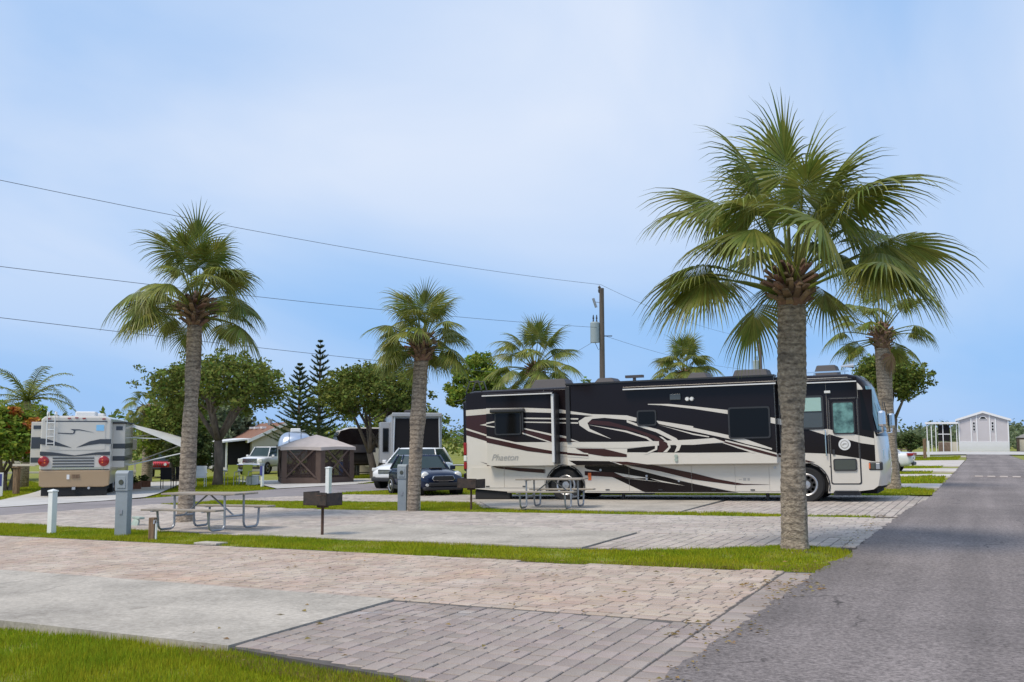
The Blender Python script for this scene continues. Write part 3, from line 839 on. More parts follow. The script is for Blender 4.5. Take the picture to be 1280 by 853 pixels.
def leaf_cloud(rr, m, c, r, n, s, flat=.75):
    for _ in range(n):
        while True:
            p = Vector((rr.uniform(-1, 1), rr.uniform(-1, 1), rr.uniform(-1, 1)))
            if p.length <= 1: break
        l = p.length
        p = p * (.55 + .45 * rr.random()) if rr.random() < .7 else p
        q = Vector((c[0] + p.x * r, c[1] + p.y * r, c[2] + p.z * r * flat))
        a = Vector((rr.gauss(0, 1), rr.gauss(0, 1), rr.gauss(0, .6))).normalized(); b = a.cross(Vector((rr.gauss(0, 1), rr.gauss(0, 1), rr.gauss(0, 1)))).normalized()
        k = s * rr.uniform(.6, 1.3); a = a * k; b = b * k * .55
        m.add([q - a, q - b * .9, q + a, q + b], [(0, 1, 2, 3)])
def tree(name, label, x, y, fork, cz, rx, rz, seed, tr=.22, nl=9000, ls=.10, mt='leaf_oak', clumps=26, lean=(0, 0), stems=1, nlimb=6, cat='tree', group=None, cr=.34, bark='bark_tree', mt2=None):
    rr = random.Random(seed); root = thing(name, label, cat, (x, y, tz(x) - .1), group=group)
    m = MB(); C = []
    for k in range(clumps):
        a = k * 2.39996; t = (k + .5) / clumps
        u = 1 - 1.55 * t; s = math.sqrt(max(0, 1 - u * u)) * rr.uniform(.6, .98)
        C.append(Vector((lean[0] + math.cos(a) * rx * s, lean[1] + math.sin(a) * rx * s, cz + u * rz * rr.uniform(.65, .95))))
    F = []
    for s in range(stems):
        a = 2 * math.pi * s / stems + .6; off = Vector((math.cos(a), math.sin(a), 0)) * (0 if stems == 1 else tr * 1.1)
        f = Vector((lean[0] * .35, lean[1] * .35, fork)) + off * (1 if stems == 1 else 2.2)
        mid = off + (f - off) * .5 + Vector((rr.gauss(0, .06), rr.gauss(0, .06), 0))
        m.tube([off, off + (mid - off) * .3, mid, f], [tr * 1.25, tr, tr * .88, tr * .8], 9); F.append(f)
    main = []
    for k in range(nlimb):
        f = F[k % len(F)]; a = k * 2 * math.pi / nlimb + rr.gauss(0, .2)
        e = Vector((lean[0] + math.cos(a) * rx * .5, lean[1] + math.sin(a) * rx * .5, cz - rz * .25 + rr.uniform(-.1, .25) * rz))
        md = f + (e - f) * .5 + Vector((rr.gauss(0, .1), rr.gauss(0, .1), -.12 * rx * .3))
        m.tube([f, md, e], [tr * .62, tr * .42, tr * .25], 7); main.append((md, e))
    for c in C:
        md, e = min(main, key=lambda q: (q[1] - c).length)
        b = md.lerp(e, rr.uniform(.3, 1))
        m.tube([b, b.lerp(c, .5) + Vector((rr.gauss(0, .12), rr.gauss(0, .12), -.05)), c], [tr * .24, tr * .15, tr * .05], 5, cap=False)
    m.build('trunk', bark, root, smooth=True)
    lm = MB(); lm2 = MB(); per = nl // clumps
    for i, c in enumerate(C):
        tgt = lm2 if (mt2 and i % 4 == 0) else lm
        leaf_cloud(rr, tgt, c, rx * cr * rr.uniform(.75, 1.2), per, ls)
        for _ in range(3):
            leaf_cloud(rr, tgt, c + Vector((rr.gauss(0, rx * .22), rr.gauss(0, rx * .22), rr.gauss(0, rz * .18))), rx * cr * .42, per // 7, ls)
    lm.build('crown', mt, root, fixn=False)
    if mt2: lm2.build('crown', mt2, root, fixn=False)
    return root
tree('oak_tree', 'broad spreading oak with a bare leaning trunk near the screen tent', -35.0, 41.0, 2.3, 4.9, 3.1, 1.65, 3, tr=.25, nl=11000, ls=.105, clumps=44, lean=(-.1, .0), nlimb=7, cr=.29)
tree('oak_tree', 'multi-stemmed oak beside the black-ended trailer', -31.2, 49.8, 1.5, 4.7, 2.75, 1.9, 4, tr=.21, nl=12000, ls=.11, clumps=34, stems=3, lean=(-.4, 0), cr=.34)
tree('leafy_tree', 'bright green slender tree between trailer and long motorhome', -26.6, 53.5, 2.2, 4.9, 1.75, 2.1, 5, tr=.12, nl=6500, ls=.12, mt='leaf_bright', clumps=24, stems=2, cr=.38)
tree('oak_tree', 'round-topped tree beyond the leaning palm and white car', -7.6, 98.0, 3.6, 7.0, 3.0, 2.5, 6, tr=.26, nl=8000, ls=.17, clumps=30, stems=2, cr=.34)
tree('shrub', 'orange and green croton bush beside the wooden post', -42.2, 34.6, .9, 2.6, 1.5, 1.7, 7, tr=.14, nl=5000, ls=.13, mt='leaf_bright', mt2='leaf_croton', clumps=20, stems=3, cat='bush', cr=.42)
tree('shrub', 'tall yellowing bush under the oak beside the awning', -43.0, 46.6, 1.2, 2.9, 1.9, 2.0, 8, tr=.12, nl=7000, ls=.12, mt='leaf_oak', mt2='leaf_bright', clumps=26, stems=3, cat='bush', cr=.42)
tree('shrub', 'dark green bush behind the picnic-table palm', -41.3, 46.0, .5, 1.7, 1.3, 1.6, 9, tr=.09, nl=5000, ls=.11, mt='leaf_dark', clumps=20, stems=3, cat='bush', cr=.45)
tree('shrub', 'small clipped shrub beyond the white car', -5.6, 92.0, .5, 1.4, .9, .75, 10, tr=.08, nl=2500, ls=.12, mt='leaf_dark', clumps=12, cat='bush', cr=.5)
tree('shrub', 'low round shrub against the white cottage wall', -10.3, 88.0, .4, 1.5, 1.3, .9, 12, tr=.08, nl=2500, ls=.14, mt='leaf_oak', clumps=12, cat='bush', cr=.5)
tree('leafy_tree', 'green tree behind the tan motorhome and croton bush', -56, 47, 1.6, 2.9, 2.6, 1.9, 13, tr=.15, nl=5000, ls=.17, mt='leaf_bright', clumps=22, stems=2, cr=.42)
tree('leafy_tree', 'distant green tree behind the awning', -62, 72, 1.8, 3.6, 3.6, 2.2, 14, tr=.2, nl=5000, ls=.24, mt='leaf_far', clumps=22, cr=.42)
tree('leafy_tree', 'distant tree between screen tent and black trailer nose', -52, 88, 2.2, 3.6, 3.4, 2.2, 15, tr=.2, nl=4500, ls=.24, mt='leaf_oak', clumps=20, cr=.42)

def norfolk(label, x, y, h, rmax, seed):
    rr = random.Random(seed); root = thing('pine_tree', label, 'pine tree', (x, y, tz(x) - .1))
    m = MB(); m.tube([(0, 0, 0), (0, 0, h * .5), (0, 0, h)], [.2, .13, .02], 8); m.build('trunk', 'bark_tree', root, smooth=True)
    lm = MB(); nw = 17
    for i in range(nw):
        t = i / (nw - 1); z = h * (.26 + .72 * t); Lb = rmax * (1 - t) ** .8 * rr.uniform(.85, 1.1) + .12
        nb = 6
        for k in range(nb):
            a = 2 * math.pi * (k + .5 * (i % 2)) / nb + rr.gauss(0, .12)
            n = 7; p = Vector((0, 0, z)); d = Vector((math.cos(a), math.sin(a), .12 + .35 * t)).normalized()
            for j in range(n):
                q = p + d * Lb / n; d = (d + Vector((0, 0, .06))).normalized()
                r = .17 * (1 - .4 * j / n) * (1 - .4 * t)
                for _ in range(16):
                    c = p.lerp(q, rr.random()); ax = Vector((rr.gauss(0, 1), rr.gauss(0, 1), rr.gauss(.6, 1))).normalized()
                    tip = c + (d * .55 + ax * .5) * r * 2.6; s = ax.cross(d).normalized() * r * .34
                    lm.add([c - s, c + s, tip], [(0, 1, 2)])
                p = q
    lm.build('crown', 'leaf_dark', root, fixn=False)
norfolk('tall narrow tiered pine behind the screen tent', -47.3, 67.0, 10.4, 2.1, 1)
norfolk('shorter tiered pine beside the taller pine', -46.2, 62.9, 8.2, 2.3, 2)

# the far wood on the horizon: one mass
rr = random.Random(5); m = MB()
for k in range(150):
    a = R(rr.uniform(-10, 62)); d = rr.uniform(260, 420)
    cx, cy = -d * math.sin(a), d * math.cos(a)
    leaf_cloud(rr, m, (cx, cy, tz(cx) + rr.uniform(1.5, 3.5)), rr.uniform(4, 9), 260, .6, .6)
tag(m.build('far_trees', 'leaf_far', fixn=False), 'low line of distant trees along the horizon', 'trees', kind='stuff')
rr = random.Random(9); m = MB()
for k in range(90):
    a = R(rr.uniform(16, 66)); d = rr.uniform(118, 165)
    cx, cy = -d * math.sin(a), d * math.cos(a)
    leaf_cloud(rr, m, (cx, cy, tz(cx) + rr.uniform(1.0, 3.2)), rr.uniform(2.5, 4.5), 150, .34, .8)
tag(m.build('far_trees', 'leaf_oak', fixn=False), 'belt of trees closing the view behind the trailers', 'trees', kind='stuff')
tree('leafy_tree', 'green tree behind the blue car beside the motorhome rear', -25.5, 72, 2.0, 4.0, 2.4, 2.4, 16, tr=.16, nl=5000, ls=.17, mt='leaf_bright', clumps=20, cr=.42)
rr = random.Random(6); m = MB()
for k in range(60):
    a = R(rr.uniform(-8, 6)); d = rr.uniform(170, 240)
    cx, cy = -d * math.sin(a), d * math.cos(a)
    leaf_cloud(rr, m, (cx, cy, rr.uniform(1.0, 2.2)), rr.uniform(3, 5), 200, .35, .6)
tag(m.build('far_trees', 'leaf_far', fixn=False), 'green thicket on both sides of the far house', 'trees', kind='stuff')
# ================================================================ the long black and cream motorhome
DEC = [
 ('K', [(-6.27,3.64),(-2.98,3.74),(4.1,3.75),(6.28,3.64),(6.15,1.08),(5.81,1.1),(5.51,1.18),(4.74,1.31),(4.13,1.34),(3.56,1.32),(2.69,1.47),(2.15,1.65),(1.72,1.76),(1.13,1.75),(0.14,1.74),(-0.82,1.73),(-2.01,1.75),(-4.13,1.78),(-5.32,1.81),(-5.87,1.95),(-6.29,2.13)]),
 ('K', [(-0.82,1.53),(0.02,1.6),(1.12,1.62),(1.99,1.65),(2.36,1.49),(2.8,1.38),(1.11,1.39),(-0.83,1.43)]),
 ('K', [(-2.63,1.21),(-1.38,1.18),(-0.8,0.99),(0.1,0.74),(0.53,0.62),(1.08,0.5),(1.97,0.32),(2.55,0.23),(-0.3,0.22),(-1.3,0.67),(-1.78,0.87),(-2.18,0.95)]),
 ('M', [(-6.23,2.21),(-5.32,1.94),(-3.98,1.65),(-3.1,1.49),(-2.02,1.38),(-2.02,1.33),(-3.1,1.4),(-3.98,1.51),(-5.32,1.79),(-6.23,2.05)]),
 ('M', [(-5.72,1.21),(-5.12,1.05),(-3.32,0.94),(-3.11,0.93),(-3.11,0.82),(-3.32,0.82),(-4.37,0.9),(-5.12,1.0)]),
 ('M', [(-2.49,0.9),(-1.39,0.85),(-0.28,0.65),(0.09,0.6),(-1.05,0.69),(-2.44,0.78)]),
 ('M', [(-1.99,2.39),(-1.35,2.33),(-0.67,2.13),(0.04,1.88),(0.37,1.67),(0.39,1.56),(0.24,1.42),(0.08,1.42),(0.13,1.58),(-0.01,1.79),(-0.53,2.01),(-1.25,2.19),(-1.99,2.28)]),
 ('M', [(-2.42,1.57),(-1.52,1.54),(-0.84,1.37),(-0.84,1.29),(-1.52,1.32),(-2.12,1.42)]),
 ('M', [(-4.13,2.19),(-2.68,1.87),(-2.32,1.76),(-3.19,1.77),(-4.13,2.04)]),
 ('M', [(1.58,1.8),(2.38,1.64),(2.99,1.45),(3.54,1.27),(3.54,1.21),(2.9,1.38),(2.2,1.59)]),
 ('M', [(-1.33,1.17),(-0.84,1.16),(-0.27,1.08),(1.09,0.8),(1.67,0.65),(2.43,0.51),(3.25,0.49),(2.2,0.48),(0.99,0.64),(0.1,0.86),(-0.8,1.03)]),
 ('M', [(4.12,1.15),(4.76,0.98),(4.76,0.95),(4.12,1.1)]),
 ('M', [(-6.2,2.63),(-5.36,2.66),(-5.37,2.02),(-6.2,2.26)]),
 ('C', [(-6.25,2.81),(-5.36,2.84),(-3.96,2.81),(-3.07,2.75),(-3.0,2.74),(-1.89,2.56),(-0.8,2.49),(-0.51,2.41),(-0.52,2.33),(-0.81,2.36),(-1.89,2.51),(-3.0,2.63),(-3.07,2.63),(-3.96,2.68),(-5.36,2.67),(-6.25,2.63)]),
 ('C', [(-4.12,2.52),(-2.3,2.45),(-2.31,2.41),(-4.12,2.48)]),
 ('C', [(-4.12,2.4),(-2.31,2.33),(-2.31,2.29),(-4.12,2.37)]),
 ('C', [(-5.7,2.34),(-5.01,2.45),(-5.01,2.41),(-5.48,2.33),(-5.01,2.27),(-5.02,2.23)]),
 ('C', [(-4.13,2.22),(-2.68,1.9),(-2.27,1.75),(-2.37,1.76),(-4.13,2.18)]),
 ('C', [(-4.13,2.07),(-3.19,1.77),(-3.3,1.77),(-4.13,2.03)]),
 ('C', [(-6.26,2.28),(-5.32,1.99),(-3.98,1.7),(-3.1,1.53),(-2.02,1.42),(-2.02,1.38),(-3.1,1.49),(-3.98,1.65),(-5.32,1.94),(-6.26,2.22)]),
 ('C', [(-1.29,1.82),(-2.0,2.06),(-2.27,2.24),(-2.3,2.36),(-2.09,2.48),(-1.54,2.53),(-0.8,2.49),(-0.51,2.41),(-0.52,2.31),(-0.81,2.36),(-1.49,2.44),(-1.87,2.42),(-2.02,2.3),(-1.95,2.13)]),
 ('C', [(-0.81,2.36),(-0.42,2.21),(0.14,2.06),(0.65,1.8),(0.78,1.62),(0.71,1.46),(0.57,1.4),(0.65,1.57),(0.51,1.75),(0.05,1.99),(-0.52,2.18),(-0.81,2.29)]),
 ('C', [(-2.05,2.26),(-0.82,2.05),(-0.2,1.85),(0.09,1.64),(0.07,1.49),(-0.26,1.36),(-0.33,1.37),(0.01,1.52),(0.01,1.63),(-0.24,1.81),(-0.87,2.01)]),
 ('C', [(0.24,1.41),(0.41,1.56),(0.37,1.69),(0.14,1.87),(0.23,1.85),(0.44,1.69),(0.47,1.55),(0.36,1.42)]),
 ('C', [(-3.03,1.75),(-0.83,1.73),(0.13,1.73),(0.13,1.61),(-0.83,1.55),(-1.52,1.56),(-3.03,1.63)]),
 ('C', [(0.37,1.74),(1.13,1.76),(1.72,1.79),(2.03,1.67),(1.12,1.61),(0.41,1.62)]),
 ('C', [(-0.16,2.8),(0.45,2.78),(1.16,2.69),(2.15,2.55),(2.15,2.44),(1.16,2.62),(0.23,2.75),(-0.16,2.78)]),
 ('C', [(0.06,2.32),(1.14,2.13),(1.14,2.09),(2.13,1.86),(2.57,1.75),(3.3,1.48),(3.29,1.44),(2.6,1.61),(2.12,1.76),(1.13,1.99),(0.15,2.22)]),
 ('C', [(0.15,2.19),(1.13,1.93),(1.58,1.84),(1.58,1.81),(1.13,1.89)]),
 ('C', [(2.03,1.73),(2.99,1.48),(3.55,1.31),(3.54,1.27),(2.9,1.46),(2.03,1.69)]),
 ('C', [(1.98,1.66),(2.86,1.37),(2.77,1.36),(1.94,1.65)]),
 ('C', [(3.29,2.32),(3.63,2.25),(3.62,2.09),(3.28,2.17)]),
 ('C', [(4.25,1.96),(4.74,1.97),(5.51,1.79),(6.11,1.65),(6.16,1.48),(5.57,1.58),(4.98,1.76),(4.78,1.83),(4.71,1.8)]),
 ('C', [(-1.28,1.17),(-0.8,1.02),(0.1,0.8),(0.99,0.63),(2.2,0.47),(2.2,0.29),(1.08,0.51),(0.16,0.72),(0.1,0.73),(-0.8,0.96)]),
 ('C', [(-1.34,0.85),(-0.28,0.68),(0.77,0.46),(-0.28,0.62),(-1.05,0.68),(0.09,0.56),(-1.05,0.72)]),
 ('C', [(-3.1,1.41),(-2.02,1.32),(-2.02,1.28),(-3.1,1.36)]),
]
def cliprect(pl, x0, x1, z0, z1):
    for ax, s, c in ((0, 1, x0), (0, -1, x1), (1, 1, z0), (1, -1, z1)):
        o_ = []
        for i, p in enumerate(pl):
            q = pl[i - 1]; ip = s * (p[ax] - c) >= 0; iq = s * (q[ax] - c) >= 0
            if ip != iq:
                t = (c - q[ax]) / (p[ax] - q[ax]); o_.append((q[0] + t * (p[0] - q[0]), q[1] + t * (p[1] - q[1])))
            if ip: o_.append(p)
        pl = o_
        if len(pl) < 3: return []
    return pl
def rrect(x0, x1, z0, z1, r, n=4):
    pts = []
    for cx, cz, a0 in ((x1 - r, z1 - r, 0), (x0 + r, z1 - r, 90), (x0 + r, z0 + r, 180), (x1 - r, z0 + r, 270)):
        for k in range(n + 1):
            a = R(a0 + 90 * k / n); pts.append((cx + r * math.cos(a), cz + r * math.sin(a)))
    return pts
def wheel(parent, x, y, z, r, w, side=-1, name='wheel', holes=8, mtr='alloy', rim=.58):
    """tyre with a rim as its sub-part; side is the way it faces in local y"""
    m = MB(); s = side
    m.lathe([(r * .62, y + s * w * .46), (r * .9, y + s * w * .5), (r * .985, y + s * w * .38), (r, y + s * w * .1), (r, y - s * w * .3), (r * .9, y - s * w * .5), (r * .5, y - s * w * .5)], 28, (x, 0, z), 'Y')
    ty = m.build(name, 'rubber', parent, smooth='auto')
    m = MB(); m.lathe([(r * rim + .02, y + s * w * .47), (r * rim, y + s * w * .52), (r * rim * .88, y + s * w * .46), (r * rim * .78, y + s * w * .36), (r * .26, y + s * w * .40), (r * .2, y + s * w * .52), (.005, y + s * w * .54)], 28, (x, 0, z), 'Y', cap=False)
    m.build('rim', mtr, ty, smooth='auto')
    m = MB()
    for k in range(holes):
        a = 2 * math.pi * k / holes; c = (x + math.cos(a) * r * rim * .70, y + s * w * .42, z + math.sin(a) * r * rim * .70)
        m.lathe([(r * .085, -.012), (r * .085, .012)], 8, c, 'Y')
    m.build('rim_holes', 'dark_under', ty)
    return ty
def text_part(name, s, size, mt, parent, loc, rot, shear=0.0, ext=.002):
    cu = bpy.data.curves.new(name, 'FONT'); cu.body = s; cu.size = size; cu.shear = shear; cu.extrude = ext; cu.align_x = 'CENTER'; cu.align_y = 'CENTER'
    to = bpy.data.objects.new(name, cu); COL.objects.link(to)
    bpy.context.view_layer.update()
    dg = bpy.context.evaluated_depsgraph_get()
    me = bpy.data.meshes.new_from_object(to.evaluated_get(dg)); bpy.data.objects.remove(to)
    me.name = name; me.materials.clear(); me.materials.append(MT(mt))
    o = obj(name, me, parent); o.location = loc; o.rotation_euler = rot
    return o

rv = thing('motorhome', 'long black and cream motorhome with sweeping maroon stripes and slide-outs', 'motorhome', (-8.48, 28.7 + 1.275, tz(-8.48) - .01), rot=(0, -R(1.15), 0))
HW = 1.275
def arch(cx, r=.60, zc=.46, zb=.26, n=9):
    return [(cx + r * math.cos(a), max(zb, zc + r * math.sin(a))) for a in [math.asin((zb - zc) / r) + (math.pi - 2 * math.asin((zb - zc) / r)) * k / n for k in range(n + 1)]]
prof = [(6.02, .36), (6.14, .45), (6.20, .75), (6.20, 1.1), (6.15, 1.75), (6.10, 1.9), (5.98, 2.5), (5.86, 3.05), (5.78, 3.25), (5.60, 3.40), (5.3, 3.45), (0, 3.46), (-5.9, 3.42), (-6.14, 3.36), (-6.22, 3.2), (-6.23, .42), (-6.1, .38), (-5.0, .30), (-4.2, .26)]
bot = [p for p in arch(-2.89)[::-1]] + [p for p in arch(4.11)[::-1]] + [(5.2, .28)]
prof = prof + bot
bm = bmesh.new(); sl = []
for y, ins, bl in ((-HW, .05, .17), (-HW + .03, .015, .15), (-HW + .10, 0, .11), (-.7, 0, .03), (0, 0, 0), (.7, 0, .03), (HW - .10, 0, .11), (HW - .03, .015, .15), (HW, .05, .17)):
    ring = []
    for x, z in prof:
        xx, zz_ = x, z
        if x > 5.55 and z > .3: xx = x - bl - ins * .3
        if z > 3.1: zz_ = z - ins - (.05 if abs(y) > 1.2 else (0.015 if abs(y) > 1.1 else 0))
        if x < -6.0: xx = x + ins
        ring.append(bm.verts.new((xx, y, zz_)))
    sl.append(ring)
n = len(prof)
for i in range(len(sl) - 1):
    for k in range(n):
        bm.faces.new((sl[i][k], sl[i][(k + 1) % n], sl[i + 1][(k + 1) % n], sl[i + 1][k]))
f1 = bm.faces.new(sl[0]); f2 = bm.faces.new(sl[-1])
bmesh.ops.recalc_face_normals(bm, faces=bm.faces)
me = bpy.data.meshes.new('body')
for f in bm.faces:
    c = f.calc_center_median(); nn_ = f.normal
    f.material_index = 0
    if c.z > 3.15: f.material_index = 1
    if abs(nn_.z) > .8 and c.z > 3.3 and abs(c.y) < 1.1: f.material_index = 2
    if c.x > 5.4 and c.z > 1.5 and abs(c.y) < 1.26: f.material_index = 1
    if c.x < -6.1: f.material_index = 1
    if nn_.z < -.3 and c.z < 1.2: f.material_index = 3
bmesh.ops.triangulate(bm, faces=[f1, f2])
bm.to_mesh(me); bm.free()
for mn in ('rv_cream', 'rv_black', 'rv_roof', 'dark_under'): me.materials.append(MT(mn))
body = obj('body', me, rv, smooth='auto')
# wheel wells and chassis
MB().bb(-3.52, -2.26, -1.15, 1.15, .30, 1.02).bb(3.48, 4.74, -1.15, 1.15, .30, 1.02).bb(-6.0, 5.9, -1.0, 1.0, .24, .5).build('chassis', 'dark_under', rv)
YW = -HW
PAN = [('wall', -6.18, -3.52, .27, 3.34, 0), ('wall', -3.52, -2.26, 1.08, 3.34, 0), ('wall', -2.26, 3.48, .27, 3.34, 0), ('wall', 3.48, 4.74, 1.08, 3.34, 0), ('wall', 4.74, 5.55, .30, 3.34, 0), ('wall', 5.55, 5.92, .40, 3.0, 0)]
S1 = (-5.34, -3.10, 1.07, 3.20); S2 = (-2.68, 3.42, 1.07, 3.44)
PAN += [('slide', *S1, .28), ('slide', *S2, .30)]
BAYS = [(-6.02, -4.885), (-4.875, -3.55), (-2.22, -.885), (-.875, .965), (.975, 2.195), (2.205, 3.135), (3.145, 3.46)]
for a, b in BAYS: PAN.append(('bay', a, b, .30 if a > -4 else .40, 1.035, .014))
DOOR = (4.80, 5.52, .52, 2.78)
PAN.append(('door', *DOOR, .018))
parts = {}
for i, (nm, x0, x1, z0, z1, pr) in enumerate(PAN):
    if nm == 'slide':
        s = MB().bb(x0, x1, YW - pr, YW + .1, z0, z1).build('slide_out', 'rv_cream', rv, bevel=.012); parts[i] = s
        MB().bb(x1, x1 + .012, YW - pr + .02, YW - .004, z0 + .25, z1 - .02).build('end_panel', 'rv_black', s)
        MB().bb(x0 - .01, x1 + .02, YW - pr - .03, YW + .05, z1 + .002, z1 + .05).build('slide_roof', 'rv_trim', s)
    elif nm == 'bay':
        b_ = MB().bb(x0, x1, YW - pr, YW + .02, z0, z1).build('bay_door', 'rv_cream', rv, bevel=.006); parts[i] = b_
        if x1 - x0 > .6: MB().bb((x0 + x1) / 2 - .06, (x0 + x1) / 2 + .06, YW - pr - .014, YW - pr, z0 + .03, z0 + .06).build('handle', 'rv_trim', b_)
    elif nm == 'door':
        MB().prism(rrect(x0 - .035, x1 + .035, z0 - .03, z1 + .03, .06), 'Y', YW - .008, YW + .02).build('door_seal', 'rv_trim', rv)
        parts[i] = MB().prism(rrect(x0, x1, z0, z1, .05), 'Y', YW - pr, YW + .02).build('entry_door', 'rv_cream', rv)
    else: parts[i] = rv
COLS = {'K': ('rv_black', .003), 'M': ('rv_maroon', .006), 'C': ('rv_cream', .008)}
DN = {'K': 'black_panel', 'M': 'maroon_stripe', 'C': 'cream_stripe'}
for i, (nm, x0, x1, z0, z1, pr) in enumerate(PAN):
    for kk, (key, pl) in enumerate(DEC):
        p = cliprect(pl, x0 + .003, x1 - .003, z0 + .003, z1 - .003)
        if len(p) < 3: continue
        q = [p[0]]
        for a in p[1:]:
            if math.dist(a, q[-1]) > .004: q.append(a)
        if math.dist(q[0], q[-1]) < .004: q.pop()
        if len(q) < 3: continue
        y = YW - pr - COLS[key][1] - .0004 * (kk % 6)
        me = bpy.data.meshes.new(DN[key]); me.from_pydata([(a, y, b) for a, b in q], [], [tuple(range(len(q)))])
        bm = bmesh.new(); bm.from_mesh(me); bmesh.ops.triangulate(bm, faces=bm.faces[:], ngon_method='EAR_CLIP')
        for f in bm.faces:
            f.normal_update()
            if f.normal.y > 0: f.normal_flip()
        bm.to_mesh(me); bm.free(); me.materials.append(MT(COLS[key][0])); obj(DN[key], me, parts[i])
# windows
def rvwin(par, x0, x1, z0, z1, pr, glass='glass_dark', fr=.045, name='window', r=.07):
    w_ = MB().prism(rrect(x0 - fr, x1 + fr, z0 - fr, z1 + fr, r), 'Y', YW - pr - .035, YW - pr + .02).build(name, 'rv_trim', par)
    MB().prism(rrect(x0, x1, z0, z1, r * .7), 'Y', YW - pr - .040, YW - pr).build('pane', glass, w_)
    return w_
w1 = rvwin(rv, -5.0, -4.2, 2.05, 2.66, .28)
MB().bb(-5.17, -4.02, YW - .28 - .13, YW - .28, 2.68, 2.80).build('window_awning', 'rv_trim', rv, bevel=.03)
MB().bb(-4.10, -4.06, YW - .28 - .11, YW - .30, 2.12, 2.68).build('awning_arm', 'rv_trim', rv)
rvwin(rv, 2.18, 3.24, 1.80, 2.58, .30)
rvwin(rv, -.45, .04, 2.22, 2.58, .30)  # small dark pane added for a dark bluish patch on the slide
wd = rvwin(rv, 4.02, 4.62, 2.02, 2.84, 0, 'glass_grey')
MB().bb(4.04, 4.60, YW - .046, YW - .041, 2.46, 2.82).build('blind', 'curtain', wd)
MB().bb(4.02, 4.62, YW - .050, YW - .036, 2.43, 2.46).build('bar', 'rv_trim', wd)
di = [i for i, p in enumerate(PAN) if p[0] == 'door'][0]
rvwin(parts[di], 4.91, 5.42, 1.86, 2.66, .018, 'glass_teal', fr=.035, name='door_window')
rvwin(parts[di], 4.88, 5.42, .88, 1.14, .018, 'glass_grey', fr=.03, name='door_window', r=.05)
m = MB(); m.lathe([(.155, YW - .030), (.155, YW - .018)], 24, (5.16, 0, 1.55), 'Y'); bd = m.build('badge', 'white_paint', parts[di])
m = MB(); m.lathe([(.11, YW - .034), (.11, YW - .031)], 24, (5.16, 0, 1.55), 'Y'); m.build('badge_ring', 'grey_text', bd)
m = MB(); m.lathe([(.085, YW - .037), (.085, YW - .035)], 24, (5.16, 0, 1.55), 'Y'); m.build('badge_centre', 'white_paint', bd)
m = MB().prism([(5.09, 1.53), (5.13, 1.58), (5.19, 1.585), (5.235, 1.56), (5.20, 1.55), (5.15, 1.545), (5.12, 1.52)], 'Y', YW - .040, YW - .037); m.build('badge_mark', 'grey_text', bd)
MB().bb(4.84, 4.90, YW - .05, YW - .02, 1.28, 1.42).build('door_handle', 'rv_trim', parts[di])
MB().cyl((4.68, YW - .06, 1.25), (4.68, YW - .06, 1.95), .018, n=8).build('grab_rail', 'chrome', rv)
text_part('lettering', 'Phaeton', .27, 'grey_text', rv, (-4.74, YW - .2825 - .006, 1.325), (R(90), 0, 0), shear=.35)
m = MB().bb(2.30, 2.38, YW - .020, YW - .015, .62, .635).bb(2.42, 2.50, YW - .020, YW - .015, .60, .67).bb(2.54, 2.60, YW - .020, YW - .015, .60, .67); m.build('emblem', 'grey_text', rv)
# awnings
MB().tube([(-.85, YW - .41, 3.27), (3.5, YW - .41, 3.27)], .06, 10).build('awning_tube', 'rv_black', rv, smooth='auto')
MB().bb(-.85, 3.5, YW - .485, YW - .46, 3.215, 3.25).build('awning_rail', 'white_paint', rv)
MB().bb(3.5, 5.45, YW - .14, YW - .002, 3.20, 3.31).build('awning_case', 'rv_black', rv, bevel=.03)
MB().bb(3.5, 5.55, YW - .155, YW - .14, 3.205, 3.235).build('awning_rail', 'white_paint', rv)
MB().bb(-5.42, -3.08, YW - .40, YW - .28, 3.205, 3.28).build('awning_case', 'rv_black', rv, bevel=.02)
MB().bb(-5.42, -3.08, YW - .415, YW - .40, 3.20, 3.235).build('awning_rail', 'white_paint', rv)
MB().bb(-3.145, -3.065, YW - .37, YW - .29, 1.16, 3.20).build('awning_post', 'white_paint', rv, bevel=.01)
MB().bb(-3.06, -3.02, YW - .33, YW - .02, 1.12, 3.20).build('awning_bracket', 'rv_trim', rv)
MB().bb(-2.68, -2.55, YW - .36, YW - .305, 1.75, 3.40).build('awning_post', 'rv_trim', rv, bevel=.01)  # dark upright strip on the rear edge of the long slide
# lights and markers
MB().bb(.50, .82, YW - .36, YW - .30, 2.88, 3.06).build('vent_cover', 'glass_grey', rv, bevel=.02)
for xx in (1.0, 1.13):
    MB().lathe([(.05, YW - .37), (.065, YW - .31)], 12, (xx, 0, 2.9), 'Y').build('porch_lamp', 'white_lens', rv)
MB().bb(4.70, 4.86, YW - .05, YW - .002, 2.93, 3.0).build('porch_lamp', 'white_lens', rv, bevel=.01)
MB().bb(-2.15, -2.05, YW - .03, YW - .012, .62, .84).build('side_marker', 'amber', rv, bevel=.008)
for zz0, zz1, mm in ((1.42, 1.80, 'red_lens'), (1.22, 1.40, 'white_lens'), (.98, 1.20, 'red_lens')):
    MB().bb(-6.275, -6.17, YW - .03, YW + .12, zz0, zz1).build('tail_light', mm, rv, bevel=.02)
h_ = MB().bb(5.74, 6.09, YW - .022, -.85, .86, 1.08).build('headlight', 'rv_trim', rv, bevel=.03)
MB().bb(5.80, 5.90, YW - .035, YW + .02, .89, 1.05).build('lens', 'glass_grey', h_, bevel=.01)
MB().bb(5.92, 6.02, YW - .035, YW + .02, .89, 1.05).build('lens', 'alloy', h_, bevel=.01)
MB().bb(5.75, 5.785, YW - .036, YW + .02, .90, 1.05).build('turn_signal', 'amber', h_, bevel=.01)
